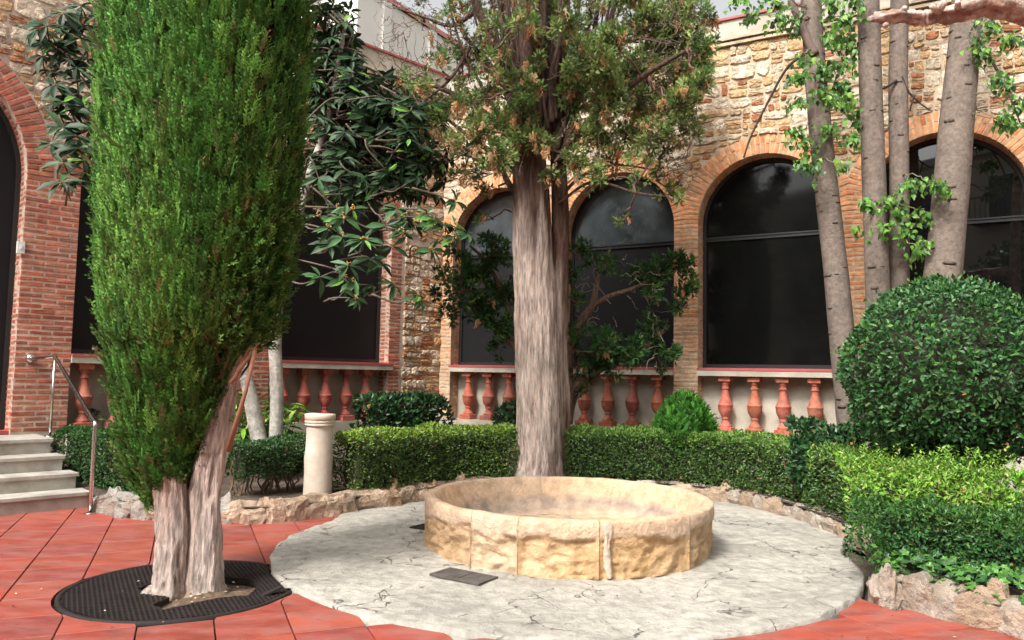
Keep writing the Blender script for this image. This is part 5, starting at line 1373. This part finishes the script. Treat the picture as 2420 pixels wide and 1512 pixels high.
for x, y, dy, fl in ros:
    c = at_y(x, y, YQ + dy); near = trunkpts[np.argmin(np.linalg.norm(trunkpts - c, axis=1))]
    dd_ = near - c; L_ = np.linalg.norm(dd_); dd_ = dd_ / L_
    far = c + norm(dd_ + rng.normal(0, .35, 3)) * min(L_, rng.uniform(.25, .6)) + [0, .05, -.08]
    mid = c * .5 + far * .5 + rng.normal(0, .05, 3)
    if rng.random() < .14: P = bez([near, near * .5 + far * .5 + rng.normal(0, .15, 3), far, mid, c], 5)
    else: P = bez([far, mid, c], 5)
    V, F = tube(P, np.linspace(.013, .006, len(P)), 6); tw.add(V, F, (0.15, 0.115, 0.085))
    m = int(rng.integers(8, 12)); a0 = rng.uniform(0, 6.28)
    axis = norm((c - mid) + np.array([0, -.15, .1]) * .5)
    for k in range(m):
        a = a0 + k * 2.4; s = np.array([math.cos(a), math.sin(a), 0])
        s = norm(np.cross(axis, np.cross(s, axis)) + rng.normal(0, .12, 3))
        yd = norm(s + axis * rng.uniform(-.15, .35) + [0, 0, -.28])
        zz = norm(axis * .8 + [0, -.1, .5] + rng.normal(0, .18, 3))
        col = mixcols(1, [(0.045, 0.10, 0.038), (0.065, 0.14, 0.052), (0.03, 0.062, 0.026)], [3, 2, 2])[0] * (1.25 if fl else .62)  # backlit rosettes darkened and lit ones brightened in the leaf colour
        if rng.random() < .05: col = np.array([0.14, 0.30, 0.05])
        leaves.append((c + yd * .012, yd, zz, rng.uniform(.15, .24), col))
    if fl and rng.random() < .6:
        for k in range(7):
            V, F = ICO1; fruit.add(V * rng.uniform(.008, .014) + c + rng.normal(0, .016, 3) + np.array([0, -.02, .02]), F, (0.5, 0.30, 0.10))
LME = [B().add(*long_leaf_tpl(w_)).mesh('leaf', MAT['loquat'], True) for w_ in (.27, .31, .35)]
sc_ = []
for p, yd, zz, s, c in leaves:
    X, Y, Z = project(p); ok = -20 < X < 2440 and -20 < Y < 1500 and not (215 < X < 735)
    sc_.append(s / Z if ok else -1)
order = np.argsort(sc_)[::-1]; fb = B()
for rank, k in enumerate(order):
    p, yd, zz, s, c = leaves[k]; R = frames(yd[None], zz[None])[0]
    if rank < 300:
        o = link('leaf', LME[rank % 3], lq, col=c); m = np.eye(4); m[:3, :3] = R * s; m[:3, 3] = p; o.matrix_world = Matrix(m.tolist())
    else: fb.add(LONG[0] @ (R * s).T + p, LONG[1], c)
tag(fb.build('foliage', MAT['loquat'], lq), kind='stuff')
tag(tw.build('branches', MAT['bark_grey'], lq, True), kind='stuff'); tag(fruit.build('flower_buds', MAT['twig'], lq), kind='stuff')

# --- four smooth grey trunks with heart-shaped leaves on the right --------------
TRK = (0.20, 0.155, 0.125)
def bark_scars(b, Pb, Rb, nsc):
    for k in range(nsc):
        i = int(rng.integers(4, len(Pb) - 4)); a = rng.uniform(-math.pi, 0.0)
        t = norm(Pb[i + 1] - Pb[i]); o_ = norm(np.array([math.cos(a), math.sin(a), 0])); o_ = norm(o_ - t * (o_ @ t)); s = np.cross(t, o_)
        V, F = ICO1; sz = rng.uniform(.016, .036) * Rb[i] / .12
        Q = V * [sz * 1.5, sz * .55, .008]
        b.add(Q[:, :1] * s + Q[:, 1:2] * t + Q[:, 2:3] * o_ + Pb[i] + o_ * Rb[i] * 1.0, F, (0.11, 0.08, 0.062))
HC = [(0.085, 0.21, 0.035), (0.14, 0.30, 0.045), (0.035, 0.10, 0.025), (0.22, 0.38, 0.06)]
def heart_tree(label, pix, rad, Y, clusters, extra=(), seed=1, scars=22, Yc=0.0):
    t = thing('smooth_bark_tree', label, 'tree', 'slender grey trunks in the bed on the right')
    b = B(); Pb, Rb = trunk(b, pix, Y, rad, 30, seed, .03, TRK, .012)
    b.build('trunk', MAT['bark_grey'], t, True)
    b = B(); bark_scars(b, Pb, Rb, scars); tag(b.build('bark_scars', MAT['bark_grey'], t, True), kind='stuff')
    tw = B()
    for pts, r_ in extra:
        P = bez([at_y(x, y, Y + .02 * k - .1) for k, (x, y) in enumerate(pts)], 6); V, F = tube(P, np.linspace(r_[0], r_[1], len(P)), 8); B().add(V, F, (0.17, 0.12, 0.10) if r_[0] > .02 else (0.05, 0.035, 0.03)).build('branch', MAT['twig'], t, True)
    fb = B()
    for x, y, rp, n in clusters:
        Yq = Y + Yc + rng.uniform(-.35, .15); c = at_y(x, y, Yq); R = rp * Yq / FPX
        near = Pb[np.argmin(np.linalg.norm(Pb - c - [0, 0, .25], axis=1))]
        twig(tw, near, c + [0, 0, R * .5], .009, .004, -.05, 5, .04, (0.20, 0.19, 0.12), 8)
        n = int(n * 1.8); ns_ = max(3, n // 9)
        for q in range(ns_):
            e = c + rnd(1)[0] * R * [1, .8, .8]; twig(tw, c + [0, 0, R * .5], e, .004, .002, -.06, 4, .03, (0.24, 0.26, 0.14), 6)
            m = n // ns_; tt = rng.random((m, 1)); p = (c + [0, 0, R * .5]) * (1 - tt) + e * tt + rng.normal(0, .035, (m, 3))
            yd = rng.normal(0, .42, (m, 3)) + [0, -.1, -1.0]; zh = rng.normal(0, .6, (m, 3)) + [0, -1.0, .25]
            scatter(fb, HEART, p, yd, zh, .076 * rng.uniform(.6, 1.2, m), mixcols(m, HC, [3, 2.4, 2.2, .7]))
    if tw.n: tag(tw.build('twigs', MAT['twig'], t, True), kind='stuff')
    if fb.n: fb.build('crown', MAT['leaf'], t)
    return t
heart_tree('leaning grey trunk nearest the balustrade with hanging heart shaped leaves', [(2012, 1010), (2003, 920), (1990, 800), (1975, 650), (1958, 500), (1940, 330), (1925, 150), (1916, 0), (1905, -250), (1895, -600)], [33, 31, 29, 28, 27, 26, 25, 24, 22, 18], 8.9,
    [(1960, 110, 45, 45), (2000, 60, 45, 45), (1900, 195, 38, 36), (1945, 235, 42, 45), (1995, 260, 48, 55), (2035, 290, 40, 45), (1960, 320, 38, 36), (1900, 345, 34, 32), (1875, 325, 30, 25), (1845, 60, 42, 38), (1895, 390, 30, 25), (1930, 405, 25, 18), (1995, 400, 22, 15), (1780, 55, 38, 25), (1830, 25, 45, 32), (1745, 15, 35, 20), (1870, 60, 30, 20), (1990, 170, 40, 40), (2010, 110, 38, 38), (2020, 10, 45, 45), (1980, 220, 36, 36), (1940, 170, 32, 26), (2015, 340, 32, 26), (1895, 140, 26, 16), (1960, 20, 40, 30), (1880, 250, 26, 18)],
    [([(1925, 130), (1905, 90), (1880, 30), (1862, -20), (1840, -120)], (.055, .03)), ([(1905, 125), (1860, 160), (1820, 230), (1775, 320), (1757, 372)], (.018, .010))], 3, 26, -.25)
heart_tree('straight grey trunk between the leaning trunk and the pair on its right', [(2082, 1010), (2078, 880), (2074, 760), (2070, 600), (2064, 430), (2058, 250), (2053, 80), (2050, -60), (2045, -400)], [32, 30, 28, 27, 27, 26, 25, 24, 20], 8.6,
    [(2040, 500, 32, 26), (2090, 545, 26, 18), (2030, 545, 24, 16)], [], 7, 22, -.3)
heart_tree('thin straight grey trunk third from the left of the group', [(2138, 1010), (2132, 880), (2124, 740), (2124, 560), (2124, 380), (2122, 200), (2124, 60), (2126, -100), (2128, -400)], [26, 25, 24, 23, 22, 22, 21, 20, 18], 8.75,
    [(2105, 485, 32, 30), (2150, 445, 32, 30), (2220, 455, 30, 28), (2180, 515, 30, 28), (2135, 560, 32, 30), (2165, 600, 28, 24), (2200, 440, 26, 20), (2180, 580, 22, 16), (2120, 520, 30, 24)],
    [([(2130, 180), (2145, 215), (2175, 245), (2200, 262)], (.014, .006)), ([(2118, 190), (2095, 205), (2080, 212)], (.016, .012)), ([(2160, 225), (2152, 250), (2150, 262)], (.012, .006))], 11, 22, -.4)
heart_tree('thickest grey trunk leaning right with scarred bark behind the ball shrub', [(2196, 1010), (2205, 880), (2215, 760), (2228, 640), (2240, 520), (2252, 380), (2264, 240), (2278, 100), (2286, 0), (2300, -200), (2320, -500)], [52, 48, 44, 41, 39, 38, 37, 36, 35, 32, 28], 8.4,
    [(2340, 70, 40, 34), (2395, 110, 42, 38), (2365, 195, 36, 30), (2405, 255, 36, 32), (2330, 140, 32, 24), (2385, 305, 28, 20), (2310, 100, 24, 18), (2410, 30, 38, 28), (2365, 20, 35, 22), (2370, 290, 20, 12)],
    [([(2290, 60), (2330, 120), (2380, 215), (2410, 290)], (.022, .010))], 17, 30, -.2)

# --- bare peeled branch reaching in at the top right ---------------------------
bt = thing('bare_tree', 'bare tree at the right with a peeled pinkish branch reaching into the top corner', 'tree')
YB = 4.3
base = np.array([3.75, 4.45, 0.0]); b = B()
br = [at_y(2052, 47, YB - .1), at_y(2085, 41, YB - .08), at_y(2130, 38, YB - .05), at_y(2170, 42, YB), at_y(2200, 38, YB), at_y(2260, 28, YB), at_y(2310, 12, YB), at_y(2370, 14, YB), at_y(2430, 24, YB), at_y(2520, 30, YB + .05), base + [-.05, 0, 3.55], base + [0, 0, 3.3]]
rr_ = np.array([5, 13, 15, 19, 20, 21, 26, 27, 29, 31, 36, 40]) * YB / FPX
Pb = bez(br, 8); Rb = np.interp(np.linspace(0, 11, len(Pb)), np.arange(12), rr_)
V, F = tube(Pb, Rb, 22, True, ridged(len(Pb), 22, 5, .30, 3, .14) * (1 + .16 * vnoise(np.c_[np.arange(len(Pb)) * .5, np.zeros((len(Pb), 2))], 1, 77))[:, None]); b.add(V, F, (0.30, 0.165, 0.115))
for (x, y), (x2, y2), r_ in (((2085, 40), (2068, 32), 6), ((2125, 36), (2138, 18), 8), ((2210, 28), (2232, 4), 9), ((2215, 30), (2200, 14), 7), ((2260, 20), (2262, 4), 7), ((2085, 50), (2092, 62), 8)):
    P = [at_y(x, y, YB - .03), at_y((x + x2) / 2 + 2, (y + y2) / 2, YB - .07), at_y(x2, y2, YB - .1)]; V, F = tube(P, np.array([1.3, 1.1, .8]) * r_ * YB / FPX, 9); b.add(V, F, (0.55, 0.42, 0.34))
b.build('branch', MAT['bark_pink'], bt, True)
b = B(); P = bez([base - [0, 0, .05], base + [.02, .02, 1.2], base + [0, 0, 2.4], base + [0, 0, 3.3], base + [.1, .1, 4.6], base + [.2, .1, 6]], 8)
V, F = tube(P, np.linspace(.13, .06, len(P)), 24, True, ridged(len(P), 24, 8, .1, 3, .03)); b.add(V, F, (0.36, 0.2, 0.14)); b.build('trunk', MAT['bark_pink'], bt, True)

# ------------------------------------------------------------------ buildings beyond and behind
wb = thing('white_building', 'white building with a pink red roof edge rising beyond the left arcade wall', 'building')
c0 = at_y(835, 300, 21.0); e1 = norm(np.array([-.80, .60, 0])); e2 = norm(np.array([.52, .854, 0])); H_ = at_y(835, -40, 21.0)[2]
p = [c0[:2], c0[:2] + e1[:2] * 7, c0[:2] + e1[:2] * 7 + e2[:2] * 9, c0[:2] + e2[:2] * 9]
def prism(b, poly, z0, z1, grow=0.0):
    poly = np.array(poly); cc = poly.mean(0); poly = cc + (poly - cc) * (1 + grow)
    n = len(poly); V = np.vstack([np.c_[poly, np.full(n, z0)], np.c_[poly, np.full(n, z1)]])
    b.add(V, np.array([[k, (k + 1) % n, n + (k + 1) % n, n + k] for k in range(n)] + [[4, 5, 6, 7]]))
b = B(); prism(b, p, 0, H_); b.build('wall', MAT['white_wall'], wb)
b = B(); prism(b, p, H_ + .002, H_ + .16, .02); b.build('roof_edge', MAT['pink_paint'], wb)
pl_ = B()
for e, L in ((e1, 7), (e2, 9)):
    nn = np.array([e[1], -e[0], 0]); nn = nn if nn @ (c0 - np.array([p[2][0], p[2][1], c0[2]])) > 0 else -nn
    for k in range(3): pl_.add(*box(np.array([*c0[:2], H_ / 2]) + e * (1.2 + 2.2 * k) + nn * .04, (.35, .08, H_ - .05), np.stack([e, nn, UP], 1)))
pl_.build('pilaster', MAT['white_wall'], wb)

ab = thing('apartment_building', 'cream apartment building across the courtyard behind the viewer', 'building')
YF = -11.0
b = B(); b.add(*box((2.0, YF - 4, 5.2), (44, 8, 10.4))); b.build('wall', MAT['facade'], ab)
for i in range(-6, 8):
    for j in range(3):
        c = (2 + i * 3.1, YF + .01, 2.2 + j * 3.2)
        fr = B().add(*box(c, (1.25, .12, 1.9))).build('window', MAT['white_wall'], ab); B().add(*box((c[0], YF + .06, c[2]), (1.0, .04, 1.65))).build('pane', MAT['glass'], fr)
        if j: 
            bb_ = B(); bb_.add(*box((c[0], YF + .4, c[2] - 1.0), (1.8, .8, .08)))
            for q in range(10): bb_.add(*box((c[0] - .85 + q * .19, YF + .78, c[2] - .5), (.02, .02, .95)))
            bb_.add(*box((c[0], YF + .78, c[2] - .02), (1.8, .04, .04))); bb_.build('balcony', MAT['frame'], ab)
B().add(*box((2, YF - 4, 10.55), (44.4, 8.4, .3))).build('roof_edge', MAT['white_wall'], ab)
# garden trees behind the viewer that the panes mirror
for k, (x, y, h, r) in enumerate([(-6.5, -5.0, 8.5, 2.6), (-1.0, -7.2, 7.0, 2.0), (8.0, -4.5, 7.5, 2.0)]):
    t = thing('garden_tree', ['broad dark garden tree behind the viewer to the left', 'round dark garden tree behind the viewer', 'dark garden tree behind the viewer to the right'][k], 'tree')
    b = B(); V, F = tube(bez([[x, y, -.05], [x + .1, y, 2], [x, y + .1, h * .7]], 6), np.linspace(.2, .08, 13), 12); b.add(V, F, (0.2, 0.15, 0.11)); b.build('trunk', MAT['bark_grey'], t, True)
    n = 5200; d = rnd(n); pp = np.array([x, y, h * .62]) + d * (r * rng.random((n, 1)) ** .4) * [1, 1, h * .36 / r] * (1 + .35 * vnoise(d, 2.2, k)[:, None])
    b = B(); scatter(b, LEAF, pp, rnd(n), rnd(n), .2 * rng.uniform(.7, 1.3, n), mixcols(n, [(0.04, 0.10, 0.03), (0.06, 0.14, 0.035)], [1, 1])); b.build('crown', MAT['leaf'], t)

# fallen leaves
b = B(); n = 190
pos = np.c_[rng.uniform(-4.6, 2.9, n), rng.uniform(3.9, 8.6, n), np.full(n, .028)]
kk = np.array([(np.linalg.norm(p[:2] - BC) > BR + .03) and not inpoly(p, ROCK_A) and p[1] < 8.2 - .3 * abs(p[0] + .4) * (p[0] < 0) for p in pos])
pos = pos[kk]; n = len(pos); pos[np.linalg.norm(pos[:, :2] - PC, axis=1) > PR, 2] = .008
q_ = np.c_[OPEN[rng.integers(0, len(OPEN), 60)] * .45 + OPEN.mean(0) * .55 + rng.normal(0, .07, (60, 2)), np.full(60, .006)]; pos = np.vstack([pos, q_]); n = len(pos)
scatter(b, LEAF, pos, np.c_[rng.normal(0, 1, (n, 2)), np.full(n, .1)], np.array([0, 0, 1.0]) + rng.normal(0, .25, (n, 3)), rng.uniform(.012, .032, n), mixcols(n, [(0.06, 0.045, 0.03), (0.35, 0.27, 0.18), (0.3, 0.16, 0.06), (0.6, 0.55, 0.45)], [3, 2, 1, 1]))
tag(b.build('leaf_litter', MAT['twig']), 'tiny dry leaves scattered over the tiles and concrete', 'leaf litter', kind='stuff')

# ------------------------------------------------------------------ put every Empty at the base of its thing
bpy.context.view_layer.update()
for o in list(SC.objects):
    if o.type != 'EMPTY' or not o.children: continue
    P = []
    for c in o.children_recursive:
        if c.type == 'MESH':
            mw = c.matrix_world; bb_ = np.array([(mw @ Vector(q))[:] for q in c.bound_box]); P += [bb_.min(0), bb_.max(0)]
    P = np.array(P); lo, hi = P.min(0), P.max(0)
    off = Matrix.Translation(Vector(((lo[0] + hi[0]) / 2, (lo[1] + hi[1]) / 2, lo[2])))
    o.matrix_world = off
    inv = off.inverted()
    for c in o.children: c.matrix_parent_inverse = inv
bpy.context.view_layer.update()
